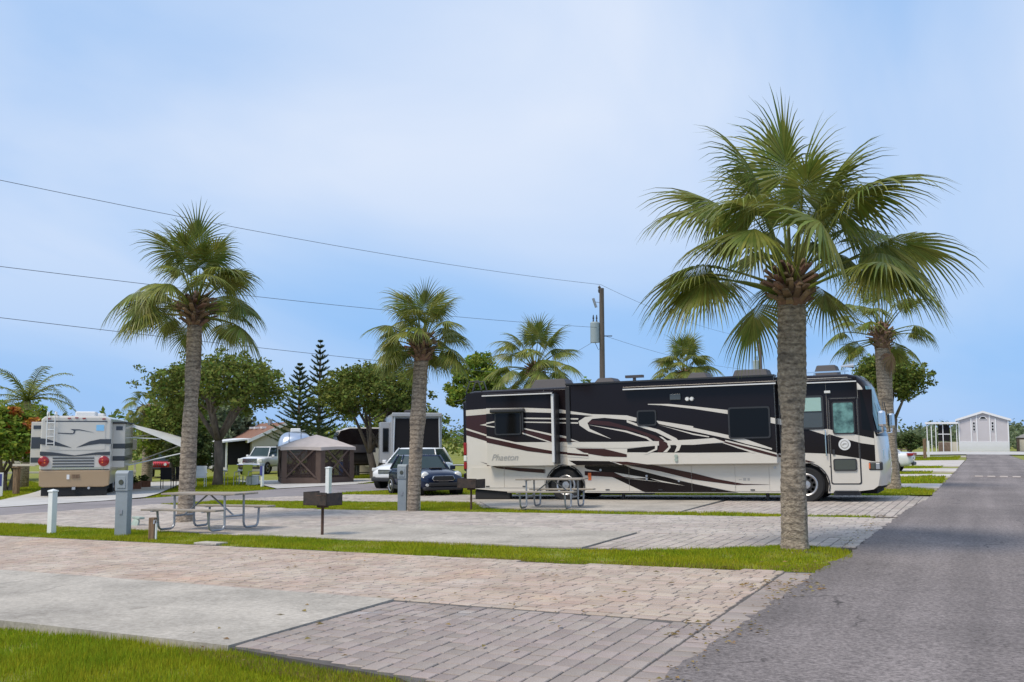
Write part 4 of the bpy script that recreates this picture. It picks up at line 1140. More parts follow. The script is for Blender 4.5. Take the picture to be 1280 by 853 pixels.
for q in ((-1.75, .92), (.6, .60), (3.30, .95), (-.35, .74), (-.35, .66)):
    MB().lathe([(.035, YW - .04), (.035, YW - .014)], 10, (q[0], 0, q[1]), 'Y').build('latch', 'alloy', rv)
for xx, zc in ((.62, 1.30), (.62, 1.20)):
    MB().lathe([(.05, YW - .335), (.05, YW - .30)], 12, (xx, 0, zc), 'Y').build('cap', 'pedestal_green', rv)
# windscreen
m = MB(); vs = []; fs = []
zs = (1.92, 2.2, 2.5, 2.8, 3.10); ys = (-1.2, -1.0, -.7, -.35, -.03)
for sgn in (-1, 1):
    vs = []; fs = []
    for z in zs:
        xb = float(np.interp(z, [1.9, 2.5, 3.05, 3.25], [6.10, 5.98, 5.86, 5.78]))
        for y in ys:
            yy = -y * sgn if sgn > 0 else y
            bl = float(np.interp(abs(y), [0, .7, 1.175, 1.245, 1.275], [0, .03, .11, .15, .17]))
            vs.append((xb - bl + .022, yy, z))
    k = len(ys)
    for i in range(len(zs) - 1):
        for j in range(k - 1): fs.append((i * k + j, i * k + j + 1, (i + 1) * k + j + 1, (i + 1) * k + j))
    MB().add(vs, fs).build('windscreen', 'glass_teal', rv, smooth=True)
# corner glass beside the windscreen
MB().add([(5.62, YW - .012, 1.95), (5.86, YW - .012, 1.9), (5.66, YW - .012, 2.95), (5.62, YW - .012, 2.98)], [(0, 1, 2, 3)]).build('corner_glass', 'glass_dark', rv)
for sgn in (-1, 1):
    mi = MB().bb(6.05, 6.24, sgn * 1.5 - .1, sgn * 1.5 + .1, 2.0, 2.42).build('mirror', 'chrome', rv, bevel=.06)
    MB().tube([(5.95, sgn * 1.2, 1.82), (6.15, sgn * 1.45, 1.86), (6.15, sgn * 1.5, 2.0)], .025, 8).build('mirror_arm', 'chrome', mi)
MB().bb(6.04, 6.12, -1.05, 1.05, 1.15, 1.42).build('grille', 'chrome', rv, bevel=.02)
for y in (-.4, .4):
    MB().tube([(6.14, y * 2.4, 1.88), (6.13, y * 1.2, 2.3), (6.08, y * .8, 2.7)], .012, 5).build('wiper', 'rv_trim', rv)
for x in (-2.89, 4.11):
    for s in (-1, 1):
        wheel(rv, x, s * 1.09, .48, .49, .30, s, holes=10)
m = MB()
for x, zc in ((-2.89, .46), (4.11, .46)):
    pts = [(x + .62 * math.cos(a), YW - .012, zc + .62 * math.sin(a)) for a in np.linspace(-.25, math.pi + .25, 18)]
    m.tube(pts, .018, 6)
m.build('arch_trim', 'rv_trim', rv)
MB().bb(-5.95, -4.75, -1.2, -1.0, .03, .34).build('rock_guard', 'rubber', rv, bevel=.05)
MB().bb(4.82, 5.5, -1.30, -1.0, .20, .30).bb(4.86, 5.46, -1.42, -1.2, .30, .33).build('entry_step', 'rv_trim', rv)
MB().cyl((-1.2, -.9, .02), (-1.2, -.9, .4), .05).cyl((3.0, -.9, .02), (3.0, -.9, .4), .05).bb(-1.35, -1.05, -1.05, -.75, .02, .04).bb(2.85, 3.15, -1.05, -.75, .02, .04).bb(-1.9, -.3, -1.0, -.7, .2, .28).build('levelling_jacks', 'rv_trim', rv)
# roof gear
def trap(x0, x1, z0, z1, y0=-.45, y1=.35, t=.14):
    return MB().add([(x0, y0, z0), (x1, y0, z0), (x1, y1, z0), (x0, y1, z0), (x0 + t, y0 + .1, z1), (x1 - t, y0 + .1, z1), (x1 - t, y1 - .1, z1), (x0 + t, y1 - .1, z1)],
                    [(3, 2, 1, 0), (4, 5, 6, 7), (0, 1, 5, 4), (1, 2, 6, 5), (2, 3, 7, 6), (3, 0, 4, 7)])
for x0, x1, zt, tt in ((-4.35, -3.05, 3.73, .16), (-2.3, -1.45, 3.69, .2), (.62, 1.40, 3.72, .18), (2.0, 3.1, 3.74, .1), (4.3, 5.0, 3.76, .1)):
    trap(x0, x1, 3.44, zt, t=tt).build('air_conditioner', 'ac_grey', rv, bevel=.03)
m = MB(); m.lathe([(.06, 3.45), (.05, 3.66)], 8, (-.98, -.2, 0)); m.bb(-1.25, -.70, -.28, -.12, 3.66, 3.74); m.build('antenna', 'ac_grey', rv)
m = MB(); m.bb(3.6, 5.3, -.8, -.74, 3.52, 3.56); m.cyl((5.2, -.77, 3.46), (5.2, -.77, 3.72), .02); m.cyl((4.4, -.77, 3.46), (4.4, -.77, 3.56), .02); m.lathe([(.02, 5.1), (.07, 5.45)], 10, (0, -.77, 3.68), 'X'); m.build('air_horn', 'chrome', rv)
m = MB()
for y in (-.95, -.55):
    m.tube([(-6.32, y, 1.3), (-6.32, y, 3.4), (-6.2, y, 3.72), (-5.9, y, 3.74), (-5.8, y, 3.46)], .022, 6)
for z in np.arange(1.4, 3.4, .3): m.cyl((-6.32, -.95, z), (-6.32, -.55, z), .018, n=6)
m.build('ladder', 'rv_trim', rv)
MB().bb(-6.42, -6.24, -1.05, 1.05, .9, 3.1).build('rear_cap', 'rv_black', rv, bevel=.06)
MB().bb(-6.40, -6.22, -1.1, 1.1, .42, .85).build('rear_bumper', 'rv_black', rv, bevel=.05)
# ================================================================ cars
def loft_body(stations, mt, parent, name='body', sub=1):
    """stations: (x, [(half width, z) from sill to centre line])"""
    bm = bmesh.new(); rings = []
    for x, half in stations:
        pts = [(y, z) for y, z in half] + [(-y, z) for y, z in half[::-1] if y > 1e-4]
        rings.append([bm.verts.new((x, y, z)) for y, z in pts])
    n = len(rings[0])
    for i in range(len(rings) - 1):
        for k in range(n):
            bm.faces.new((rings[i][k], rings[i][(k + 1) % n], rings[i + 1][(k + 1) % n], rings[i + 1][k]))
    bm.faces.new(rings[0][::-1]); bm.faces.new(rings[-1])
    bmesh.ops.recalc_face_normals(bm, faces=bm.faces)
    me = bpy.data.meshes.new(name); bm.to_mesh(me); bm.free(); me.materials.append(MT(mt))
    o = obj(name, me, parent, smooth=True)
    if sub:
        s = o.modifiers.new('s', 'SUBSURF'); s.levels = sub; s.render_levels = sub
    return o
def section(hw, zb, zs, zt, tuck=.93):
    """half section: sill, flank, shoulder, crown"""
    return [(hw * .86, zb), (hw * tuck, zb + .04), (hw, zb + (zs - zb) * .45), (hw * .985, zs - .04), (hw * .93, zs + .01), (hw * .6, zs + (zt - zs) * .75), (0, zt)]
def car(name, label, cat, loc, rz, paint, L_, W, stations, gh, wheels, wr, glass='glass_dark', group=None, roofmt=None, scale=1.0, ww=.22, rimmt='alloy'):
    """x forward; gh = greenhouse: (rear base x, rear roof x, front roof x, front base x, belt z, roof z, belt half width, roof half width)"""
    t = thing(name, label, cat, loc, rz, group); t.scale = (scale,) * 3
    body = loft_body(stations, paint, t)
    rb, rr_, fr, fb, zb, zr, hb, hr = gh
    # glasshouse, then roof and pillars over it
    def ring(z, k):
        f = k
        return [(rb + (rr_ - rb) * f, hb + (hr - hb) * f), (fb + (fr - fb) * f, (hb + (hr - hb) * f) * .96)]
    m = MB(); vs = []
    for k in (0, 1):
        (xa, ya), (xb_, yb) = ring(0, k); z = zb - .06 if k == 0 else zr - .02
        xm = (xa + xb_) / 2
        vs += [(xa, -ya * .9, z), (xm, -ya, z), (xb_, -yb * .86, z), (xb_ + .06, 0, z), (xb_, yb * .86, z), (xm, ya, z), (xa, ya * .9, z), (xa - .04, 0, z)]
    m.add(vs, [tuple(range(8, 16))] + [(i, (i + 1) % 8, 8 + (i + 1) % 8, 8 + i) for i in range(8)])
    g = m.build('glasshouse', glass, t, bevel=.02)
    m = MB(); xa, xb_ = rr_, fr
    poly = [(xa - .02, -hr * .92), ((xa + xb_) / 2, -hr * 1.02), (xb_ + .02, -hr * .84), (xb_ + .07, 0), (xb_ + .02, hr * .84), ((xa + xb_) / 2, hr * 1.02), (xa - .02, hr * .92), (xa - .05, 0)]
    zc = zr - .03
    vs = [(a, b, zc) for a, b in poly] + [(xa + (a - xa) * .96 + .02, b * .86, zr + .015) for a, b in poly] + [((xa + xb_) / 2, 0, zr + .03)]
    m.add(vs, [(i, (i + 1) % 8, 8 + (i + 1) % 8, 8 + i) for i in range(8)] + [(8 + i, 8 + (i + 1) % 8, 16) for i in range(8)])
    m.build('roof', roofmt or paint, t, smooth='auto')
    for s in (-1, 1):
        for pts, r in (([(fb + .02, s * hb * .83, zb - .04), (fr + .02, s * hr * .83, zr)], .04), ([((fb + rb) / 2 - .05, s * (hb + .005), zb - .04), ((fr + rr_) / 2 - .05, s * (hr + .005), zr)], .035), ([(rb - .01, s * hb * .9, zb - .04), (rr_ - .01, s * hr * .92, zr)], .055)):
            MB().tube(pts, r, 5).build('pillar', roofmt or paint, t, smooth=True)
    for (x, hw) in wheels:
        for s in (-1, 1):
            m = MB(); m.lathe([(wr * 1.14, s * (hw - .25)), (wr * 1.14, s * (hw + .006))], 24, (x, 0, wr * 1.0), 'Y'); m.build('wheel_arch', 'dark_under', t)
            wheel(t, x, s * (hw - ww / 2 + .03), wr, wr, ww, s, mtr=rimmt, rim=.64, holes=7)
    for s in (-1, 1):
        MB().bb(fb - .35, fb - .22, s * (hb + .02), s * (hb + .20), zb - .02, zb + .13).build('mirror', paint, t, bevel=.03)
    return t
mat('paint_blue', (0.009, 0.017, 0.048), .2, coat=.35, metal=.1, spec=.4)
mat('paint_silver', (0.62, 0.63, 0.65), .22, coat=.7, metal=.25)
mat('paint_white', (0.76, 0.76, 0.76), .25, coat=.7)
mat('paint_red', (0.52, 0.012, 0.012), .25, coat=.6)
mat('plastic_dark', (0.03, 0.03, 0.033), .55)
mat('car_glass', (0.03, 0.05, 0.05), .05, spec=.5)

# small blue hatchback
W2 = .84
st = [(-1.80, section(.70, .42, .70, .78)), (-1.74, section(.79, .26, .86, .93)), (-1.30, section(W2, .24, .92, .98)), (-.4, section(W2, .20, .92, .97)), (.45, section(W2, .20, .92, .98)),
      (.80, section(W2, .22, .90, 1.0)), (1.40, section(.83, .26, .82, .93)), (1.74, section(.77, .26, .72, .86)), (1.86, section(.66, .30, .60, .74))]
mini = car('hatchback_car', 'small dark blue hatchback with round headlights behind the middle palm', 'car', (-18.25, 32.35, tz(-18) - .02), R(-40), 'paint_blue', 3.7, 1.68, st,
           (-1.62, -1.30, .22, .78, .92, 1.40, .78, .58), [(-1.22, W2), (1.24, W2)], .305, 'car_glass')
def fp(x, y, z, dx, dy, dz, name, mt, par, bv=.02, rz=0):
    return MB().box((x, y, z), (dx, dy, dz), rz).build(name, mt, par, bevel=bv)
for s in (-1, 1):
    m = MB(); m.lathe([(.155, 1.56), (.15, 1.68), (.10, 1.725), (.01, 1.735)], 20, (0, s * .60, .72), 'X'); h_ = m.build('headlight', 'white_lens', mini, smooth=True)
    m = MB(); m.lathe([(.165, 1.58), (.172, 1.63), (.158, 1.67)], 20, (0, s * .60, .72), 'X', cap=False); m.build('chrome_ring', 'chrome', h_, smooth=True)
    m = MB(); m.lathe([(.06, 1.70), (.05, 1.86)], 14, (0, s * .58, .42), 'X'); m.build('fog_lamp', 'white_lens', mini)
g = MB().prism([(-.42, .63), (-.36, .735), (.36, .735), (.42, .63), (.36, .56), (-.36, .56)], 'X', 1.70, 1.885).build('grille', 'chrome', mini, bevel=.015)
MB().prism([(-.38, .635), (-.34, .715), (.34, .715), (.38, .635), (.33, .575), (-.33, .575)], 'X', 1.86, 1.892).build('grille_mesh', 'plastic_dark', g)
fp(1.80, 0, .44, .20, 1.05, .13, 'lower_grille', 'plastic_dark', mini, .03)
fp(1.78, 0, .30, .22, 1.40, .12, 'bumper_lip', 'plastic_dark', mini, .04)
fp(1.885, 0, .515, .02, .36, .09, 'number_plate', 'plastic_dark', mini, .005)
fp(1.10, 0, .975, .26, .42, .05, 'bonnet_scoop', 'plastic_dark', mini, .02)
for s in (-1, 1):
    fp(0, s * .835, .27, 2.2, .03, .14, 'sill', 'plastic_dark', mini, .01)
    fp(-.02, s * (W2 + .004), .62, .012, .012, .5, 'door_gap', 'dark_under', mini, 0)
    fp(.2, s * (W2 + .012), .84, .14, .03, .04, 'door_handle', 'chrome', mini, .01)
fp(.84, 0, .955, .06, 1.1, .03, 'wiper_tray', 'plastic_dark', mini, .01)

# silver-white compact SUV
W2 = .91
st = [(-2.2, section(.78, .5, .9, .98)), (-2.12, section(.88, .32, 1.02, 1.1)), (-1.4, section(W2, .28, 1.05, 1.1)), (.3, section(W2, .26, 1.05, 1.08)), (.95, section(W2, .28, 1.02, 1.08)),
      (1.6, section(.90, .32, .93, 1.03)), (2.08, section(.82, .34, .82, .93)), (2.24, section(.68, .36, .62, .76))]
suv = car('suv_car', 'silvery white compact SUV parked behind the blue hatchback', 'car', (-22.35, 38.7, tz(-22.3) - .02), R(-90), 'paint_white', 4.5, 1.82, st,
          (-2.05, -1.55, .35, 1.12, 1.04, 1.66, .85, .64), [(-1.36, W2), (1.36, W2)], .35, 'car_glass')
for s in (-1, 1):
    fp(2.05, s * .66, .80, .22, .26, .13, 'headlight', 'white_lens', suv, .03, s * -.35)
    fp(2.16, s * .62, .46, .1, .16, .10, 'fog_lamp', 'plastic_dark', suv, .02)
fp(2.20, 0, .72, .08, .84, .17, 'grille', 'plastic_dark', suv, .02)
for z in (.67, .73, .79): fp(2.235, 0, z, .03, .80, .022, 'grille_bar', 'chrome', suv, .005)
fp(2.16, 0, .40, .18, 1.5, .17, 'lower_bumper', 'plastic_dark', suv, .04)
for s in (-1, 1): fp(0, s * .90, .33, 2.0, .05, .16, 'sill', 'plastic_dark', suv, .02)

# white pickup truck with deep grille
W2 = 1.0
st = [(-3.0, section(.98, .62, 1.2, 1.22)), (-2.9, section(W2, .52, 1.25, 1.28)), (-1.0, section(W2, .48, 1.25, 1.28)), (.6, section(W2, .48, 1.25, 1.28)), (1.3, section(W2, .5, 1.24, 1.32)),
      (2.4, section(W2, .52, 1.18, 1.28)), (2.72, section(.96, .5, 1.10, 1.2)), (2.82, section(.88, .52, .95, 1.1))]
pk = car('pickup_truck', 'white pickup truck with chrome grille parked by the porch house', 'truck', (-48.8, 62.6, tz(-48.8) - .02), R(-78), 'paint_white', 5.9, 2.0, st,
         (-.95, -.85, .75, 1.42, 1.25, 1.95, .92, .74), [(-1.95, W2), (1.95, W2)], .42, 'car_glass', ww=.28)
fp(2.80, 0, .98, .10, 1.15, .36, 'grille', 'chrome', pk, .03)
for z in (.88, .98, 1.08): fp(2.86, 0, z, .03, 1.05, .055, 'grille_slot', 'plastic_dark', pk, .01)
fp(2.86, 0, .64, .22, 1.9, .20, 'bumper', 'chrome', pk, .05)
fp(2.86, 0, .46, .15, 1.6, .14, 'air_dam', 'plastic_dark', pk, .03)
for s in (-1, 1):
    fp(2.74, s * .80, 1.0, .16, .30, .26, 'headlight', 'white_lens', pk, .04)
    fp(2.95, s * .72, .62, .06, .2, .1, 'fog_lamp', 'plastic_dark', pk, .02)

# red jeep
st = [(-1.7, section(.72, .55, 1.0, 1.02)), (-1.6, section(.78, .5, 1.05, 1.08)), (0, section(.78, .45, 1.05, 1.08)), (.7, section(.78, .45, 1.05, 1.1)), (1.5, section(.70, .55, 1.0, 1.06)), (1.75, section(.66, .6, .95, 1.02))]
jp = car('jeep_car', 'bright red boxy off-road car under the awning of the tan motorhome', 'car', (-51.2, 54.2, tz(-50) - .02), R(-52), 'paint_red', 3.6, 1.6, st,
         (-1.55, -1.5, .35, .55, 1.05, 1.78, .72, .68), [(-1.15, .80), (1.2, .80)], .40, 'car_glass', roofmt='plastic_dark', ww=.26)
for s in (-1, 1):
    m = MB(); m.lathe([(.10, 1.7), (.09, 1.80)], 14, (0, s * .42, .88), 'X'); m.build('headlight', 'white_lens', jp)
    fp(1.2, s * .86, .93, .95, .26, .06, 'fender', 'plastic_dark', jp, .02)
for k in range(5): fp(1.77, (k - 2) * .12, .86, .02, .05, .22, 'grille_slot', 'plastic_dark', jp, .005)
fp(1.88, 0, .62, .16, 1.5, .14, 'bumper', 'plastic_dark', jp, .03)

# white saloon seen from behind
W2 = .90
st = [(-2.35, section(.72, .52, .85, .98)), (-2.22, section(.84, .32, .92, 1.06)), (-1.5, section(W2, .26, .95, 1.06)), (.3, section(W2, .24, .93, 1.0)), (1.2, section(W2, .26, .88, .98)), (2.0, section(.84, .28, .76, .88)), (2.35, section(.66, .34, .58, .7))]
sd = car('saloon_car', 'white saloon with red tail lights beyond the long motorhome front', 'car', (-5.55, 56.2, tz(-5.5)), R(178), 'paint_white', 4.7, 1.8, st,
         (-1.75, -1.0, .3, 1.2, .96, 1.44, .80, .60), [(-1.4, W2), (1.42, W2)], .33, 'car_glass')
for s in (-1, 1):
    fp(-2.22, s * .70, .92, .30, .42, .14, 'tail_light', 'red_lens', sd, .03, s * .25)
fp(-2.34, 0, .45, .12, 1.3, .16, 'rear_bumper', 'plastic_dark', sd, .03)
fp(-2.375, 0, .74, .02, .5, .12, 'number_plate', 'white_matte', sd, .005)
# little blue car far behind
st = [(-1.9, section(.7, .5, .8, .9)), (-1.8, section(.8, .3, .9, 1.0)), (0, section(.84, .25, .92, .98)), (.9, section(.84, .25, .9, .98)), (1.7, section(.78, .3, .78, .9)), (1.9, section(.65, .35, .6, .75))]
car('hatchback_car', 'distant blue car between trailer and long motorhome rear', 'car', (-26.0, 60.0, tz(-26) + .35), R(-60), 'paint_blue', 3.8, 1.68, st,
    (-1.7, -1.3, .3, .85, .92, 1.45, .78, .6), [(-1.2, .84), (1.25, .84)], .31, 'car_glass')
# ================================================================ site furniture
mat('tan_paint', (0.42, 0.29, 0.17), .3, coat=.5, metal=.15)
mat('beige_paint', (0.62, 0.58, 0.525), .3, coat=.5)
mat('slate_paint', (0.045, 0.05, 0.065), .3, coat=.4)
mat('sticker_blue', (0.25, 0.55, 0.85), .4)
mat('canvas_tan', (0.62, 0.54, 0.50), .85, var=.08, vscale=2, transl=.15)
mat('canvas_brown', (0.11, 0.075, 0.062), .9, var=.15, vscale=3)
mat('mesh_brown', (0.055, 0.035, 0.032), .9, alpha=.62)
mat('awning_cloth', (0.72, 0.70, 0.64), .8, transl=.25)
mat('screen_dark', (0.012, 0.011, 0.013), .7, spec=.2)
mat('siding_lilac', (0.50, 0.47, 0.49), .7, var=.04, vscale=1)
mat('siding_white', (0.72, 0.72, 0.74), .65)
mat('siding_cream', (0.55, 0.50, 0.42), .7)
mat('roof_brown', (0.23, 0.115, 0.075), .9, var=.25, vscale=3, bump=.3, bscale=12)
mat('roof_grey', (0.36, 0.35, 0.36), .85, var=.15, vscale=2)
mat('shutter_blue', (0.06, 0.07, 0.28), .6)
mat('trailer_alu', (0.62, 0.66, 0.72), .28, metal=.95)
mat('trailer_grey', (0.36, 0.37, 0.39), .4, coat=.3)
mat('barrel_blue', (0.015, 0.08, 0.30), .4)
mat('cushion_lime', (0.36, 0.40, 0.06), .8)
mat('cloth_black', (0.02, 0.02, 0.024), .85)
mat('terracotta', (0.20, 0.09, 0.055), .85, var=.3, vscale=6)
mat('deck_wood', (0.17, 0.12, 0.09), .85, var=.3, vscale=4)
mat('steel_pale', (0.62, 0.64, 0.66), .4, metal=.4)

def picnic(label, x, y, rz, L_=1.95, wood='wood_grey'):
    t = thing('picnic_table', label, 'picnic table', (x, y, tz(x) + .03), rz, 'picnic tables on the lots', rot=(0, SLOPE, rz))
    for j in range(5):
        MB().box((random.Random(j).uniform(-.02, .02), (j - 2) * .148, .755), (L_, .138, .038)).build('table_plank', wood, t, bevel=.006)
    for s in (-1, 1):
        for j in (0, 1):
            MB().box((0, s * (.70 + j * .132), .455), (L_, .124, .038)).build('bench_plank', wood, t, bevel=.006)
    for sx in (-1, 1):
        X = sx * L_ * .34
        for s in (-1, 1):
            pts = [(X, s * .28, .735), (X, s * .28, .16)]
            pts += [(X, s * (.28 + .10 * (1 - math.cos(a))), .16 - .115 * math.sin(a)) for a in (R(30), R(60), R(90))]
            pts += [(X, s * (.72 - .10 + .10 * math.sin(a)), .045 + .115 * (1 - math.cos(a))) for a in (R(10), R(40), R(70), R(90))]
            pts += [(X, s * .75, .435)]
            MB().tube(pts, .024, 8).build('leg', 'galv', t, smooth='auto')
            MB().box((X, s * .77, .427), (.05, .30, .014)).build('bench_bracket', 'galv', t)
        MB().box((X, 0, .728), (.05, .72, .016)).build('top_bracket', 'galv', t)
        MB().tube([(X, -.28, .30), (X, .28, .30)], .022, 8).build('crossbar', 'galv', t)
        MB().tube([(X, 0, .30), (X * .05, 0, .73)], .018, 6).build('brace', 'galv', t)
    return t
picnic('weathered grey picnic table in front of the palm with the jutting leaf bases', -14.8, 17.1, R(-3), 2.05)
picnic('pale picnic table on the slab beside the long motorhome', -10.25, 24.95, R(2), 1.8)

def grill(label, x, y, rz, h=.62):
    t = thing('charcoal_grill', label, 'grill', (x, y, tz(x) - .02), rz, 'park grills on posts')
    MB().cyl((0, 0, 0), (0, 0, h), .028, n=10).build('post', 'rust', t, smooth='auto')
    m = MB(); w, d, b = .30, .22, .25
    m.bb(-w, w, -d, d, h, h + .012); m.bb(-w, w, -d, -d + .01, h, h + b); m.bb(-w, w, d - .01, d, h, h + b * .8); m.bb(-w, -w + .01, -d, d, h, h + b); m.bb(w - .01, w, -d, d, h, h + b * .95)
    m.build('firebox', 'grill_black', t)
    m = MB()
    for k in range(9): m.cyl((-w + .02, -d + .04 + k * .045, h + b * .8), (w - .02, -d + .04 + k * .045, h + b * .8), .006, n=5)
    m.build('grate', 'rust', t)
    m = MB(); m.tube([(w * .85, -d, h + b * .8), (w * .85, -d - .12, h + b * .8), (w * .5, -d - .12, h + b * .8), (w * .5, -d, h + b * .8)], .008, 6); m.build('handle', 'rust', t)
    MB().bb(-.08, .08, -.08, .08, h - .05, h).build('collar', 'rust', t)
    return t
grill('rusty post grill with an open black box beside the front turf strip', -11.57, 16.56, R(-8))
grill('black post grill beside the rear of the long motorhome', -12.32, 24.35, R(-6), .60)

def pedestal(label, x, y, h, w=.20, d=.16, rz=0, mt='pedestal'):
    t = thing('utility_cabinet', label, 'utility box', (x, y, tz(x) - .02), rz, 'utility pedestals')
    MB().bb(-w / 2, w / 2, -d / 2, d / 2, 0, h * .70).build('post', mt, t, bevel=.008)
    hd = MB().prism([(-d / 2 - .02, h * .70), (d / 2, h * .70), (d / 2, h), (-d / 2 + .02, h), (-d / 2 - .03, h - .05)], 'X', -w / 2 - .008, w / 2 + .008).build('head', mt, t, bevel=.006)
    MB().bb(-w * .36, w * .36, -d / 2 - .034, -d / 2 - .012, h * .74, h * .92).build('cover', mt, hd, bevel=.006)
    MB().lathe([(.05, -d / 2 - .045), (.055, -d / 2 - .03)], 14, (0, 0, h * .83), 'Y').build('meter', 'glass_grey', hd)
    MB().bb(-.03, .03, -d / 2 - .012, -d / 2, h * .35, h * .42).build('plate', 'galv', t)
    return t
pedestal('tall slate grey utility cabinet beside the weathered wooden stump', -15.71, 15.63, 1.33, .26, .18, R(15))
pedestal('grey utility cabinet in front of the slender palm', -13.98, 23.65, 1.25, .24, .18, R(8))

def post(name, label, x, y, h, s, mt, cap=None, grp=None):
    t = thing(name, label, 'post', (x, y, tz(x) - .05), R(random.Random(int(h * 100)).uniform(-8, 8)), grp)
    MB().bb(-s / 2, s / 2, -s / 2, s / 2, 0, h).build('shaft', mt, t, bevel=.006)
    if cap: MB().add([(-s * .6, -s * .6, h), (s * .6, -s * .6, h), (s * .6, s * .6, h), (-s * .6, s * .6, h), (-s * .6, -s * .6, h + .03), (s * .6, -s * .6, h + .03), (s * .6, s * .6, h + .03), (-s * .6, s * .6, h + .03), (0, 0, h + .06)],
                     [(3, 2, 1, 0), (0, 1, 5, 4), (1, 2, 6, 5), (2, 3, 7, 6), (3, 0, 4, 7), (4, 5, 8), (5, 6, 8), (6, 7, 8), (7, 4, 8)]).build('cap', mt, t)
    return t
post('marker_post', 'white square marker post standing in the front turf strip', -17.97, 15.89, .92, .13, 'pvc', True)
post('marker_post', 'white marker post standing before the screen tent', -22.6, 32.7, 1.0, .17, 'pvc', True)
post('marker_post', 'thin white post against the foot of the slender palm', -13.55, 23.75, .72, .05, 'pvc')
# wooden stump post with a white water pipe
t = thing('water_post', 'weathered wooden stump with white pipe and tap', 'post', (-14.42, 15.1, tz(-14.4) - .04), R(10))
MB().bb(-.06, .06, -.06, .06, 0, .47).build('shaft', 'wood_post', t, bevel=.012)
MB().cyl((.085, -.02, 0), (.085, -.02, .36), .02, n=8).build('pipe', 'pvc', t)
MB().tube([(.085, -.02, .36), (.085, -.02, .42), (.085, -.09, .42), (.085, -.10, .36)], .014, 6).build('tap', 'alloy', t)
# green plastic cap
t = thing('sewer_cap', 'small pale green leaning inlet cover on the paving', 'cover', (-17.6, 17.9, tz(-17.6) + .02), R(-20))
MB().lathe([(.15, 0), (.165, .02), (.165, .05), (.1, .075), (.005, .08)], 18).build('lid', 'pedestal_green', t, smooth='auto').rotation_euler = (R(68), 0, 0)
MB().bb(-.18, .18, -.02, .12, -.02, .03).build('base', 'pedestal_green', t, bevel=.01)
t.children[0].location = (0, 0, .16)
tag(MB().bb(-.28, .28, -.14, .14, -.02, .02).build('utility_lid', 'concrete', bevel=.008, loc=(-12.6, 14.62, tz(-12.6) + .03)), 'small flat concrete utility lid set in the front turf strip', 'block').rotation_euler = (0, SLOPE, R(-6))  # lid of a buried utility box, modelled as a flat slab

# ---------------------------------------------------------------- screen tent
def tent(x, y, rz):
    t = thing('screen_tent', 'brown six-sided screen tent with pale tan canopy', 'tent', (x, y, tz(x)), rz)
    r, hw, hp = 2.05, 1.78, 2.42
    H6 = [(r * math.cos(R(60 * k)), r * math.sin(R(60 * k))) for k in range(6)]
    m = MB(); vs = [(0, 0, hp)]
    for k in range(6):
        a = H6[k]; b = H6[(k + 1) % 6]
        vs += [(a[0] * .55, a[1] * .55, hw + (hp - hw) * .56), (a[0] * 1.05, a[1] * 1.05, hw + .02), (a[0] * 1.05, a[1] * 1.05, hw - .14)]
        mx, my = (a[0] + b[0]) / 2, (a[1] + b[1]) / 2
        vs += [(mx * .55, my * .55, hw + (hp - hw) * .50), (mx * 1.02, my * 1.02, hw + .05), (mx * 1.02, my * 1.02, hw - .09)]
    n = 12; fs = []
    for k in range(n):
        a = 1 + 3 * k; b = 1 + 3 * ((k + 1) % n)
        fs += [(0, a, b), (a, a + 1, b + 1, b), (a + 1, a + 2, b + 2, b + 1)]
    m.add(vs, fs).build('canopy', 'canvas_tan', t, smooth='auto')
    for k in range(6):
        a = Vector((*H6[k], 0)); b = Vector((*H6[(k + 1) % 6], 0))
        def wp(u, z, out=0): p = a.lerp(b, u); q = p.normalized() * out; return (p.x + q.x, p.y + q.y, z)
        MB().add([wp(.12, .30), wp(.88, .30), wp(.88, hw), wp(.12, hw)], [(0, 1, 2, 3)]).build('mesh_wall', 'mesh_brown', t, fixn=False)
        MB().add([wp(0, .02), wp(1, .02), wp(1, .32), wp(0, .32)], [(0, 1, 2, 3)]).build('skirt', 'canvas_brown', t, fixn=False)
        MB().add([wp(0, .02, .01), wp(.13, .02, .01), wp(.13, hw, .01), wp(0, hw, .01)], [(0, 1, 2, 3)]).add([wp(.87, .02, .01), wp(1, .02, .01), wp(1, hw, .01), wp(.87, hw, .01)], [(0, 1, 2, 3)]).build('corner_panel', 'canvas_brown', t, fixn=False)
        m = MB()
        for u0, z0, u1, z1 in ((.12, .3, .5, 1.05), (.88, .3, .5, 1.05), (.12, hw, .5, 1.05), (.88, hw, .5, 1.05)):
            m.tube([wp(u0, z0, .02), wp(u1, z1, .06)], .045, 5)
        m.build('pole_sleeve', 'canvas_brown', t)
    return t
TX, TY = -31.0, 43.7
tent(TX, TY, R(12))
def chair(label, x, y, rz, seat, frame, grp, h=.95, z=0.0):
    t = thing('camp_chair', label, 'chair', (x, y, tz(x) + z), rz, grp)
    MB().box((0, 0, .44), (.52, .50, .04)).build('seat', seat, t, bevel=.01)
    MB().box((-.24, 0, .72), (.04, .50, .52), m=Matrix.Rotation(-.15, 3, 'Y')).build('backrest', seat, t, bevel=.01)
    for sx in (-1, 1):
        for sy in (-1, 1):
            MB().cyl((sx * .23, sy * .23, 0), (sx * .22, sy * .23, .44), .018, n=6).build('leg', frame, t)
    for sy in (-1, 1):
        MB().tube([(.23, sy * .25, .44), (.22, sy * .27, .64), (-.22, sy * .27, .66)], .02, 6).build('armrest', frame, t)
    return t
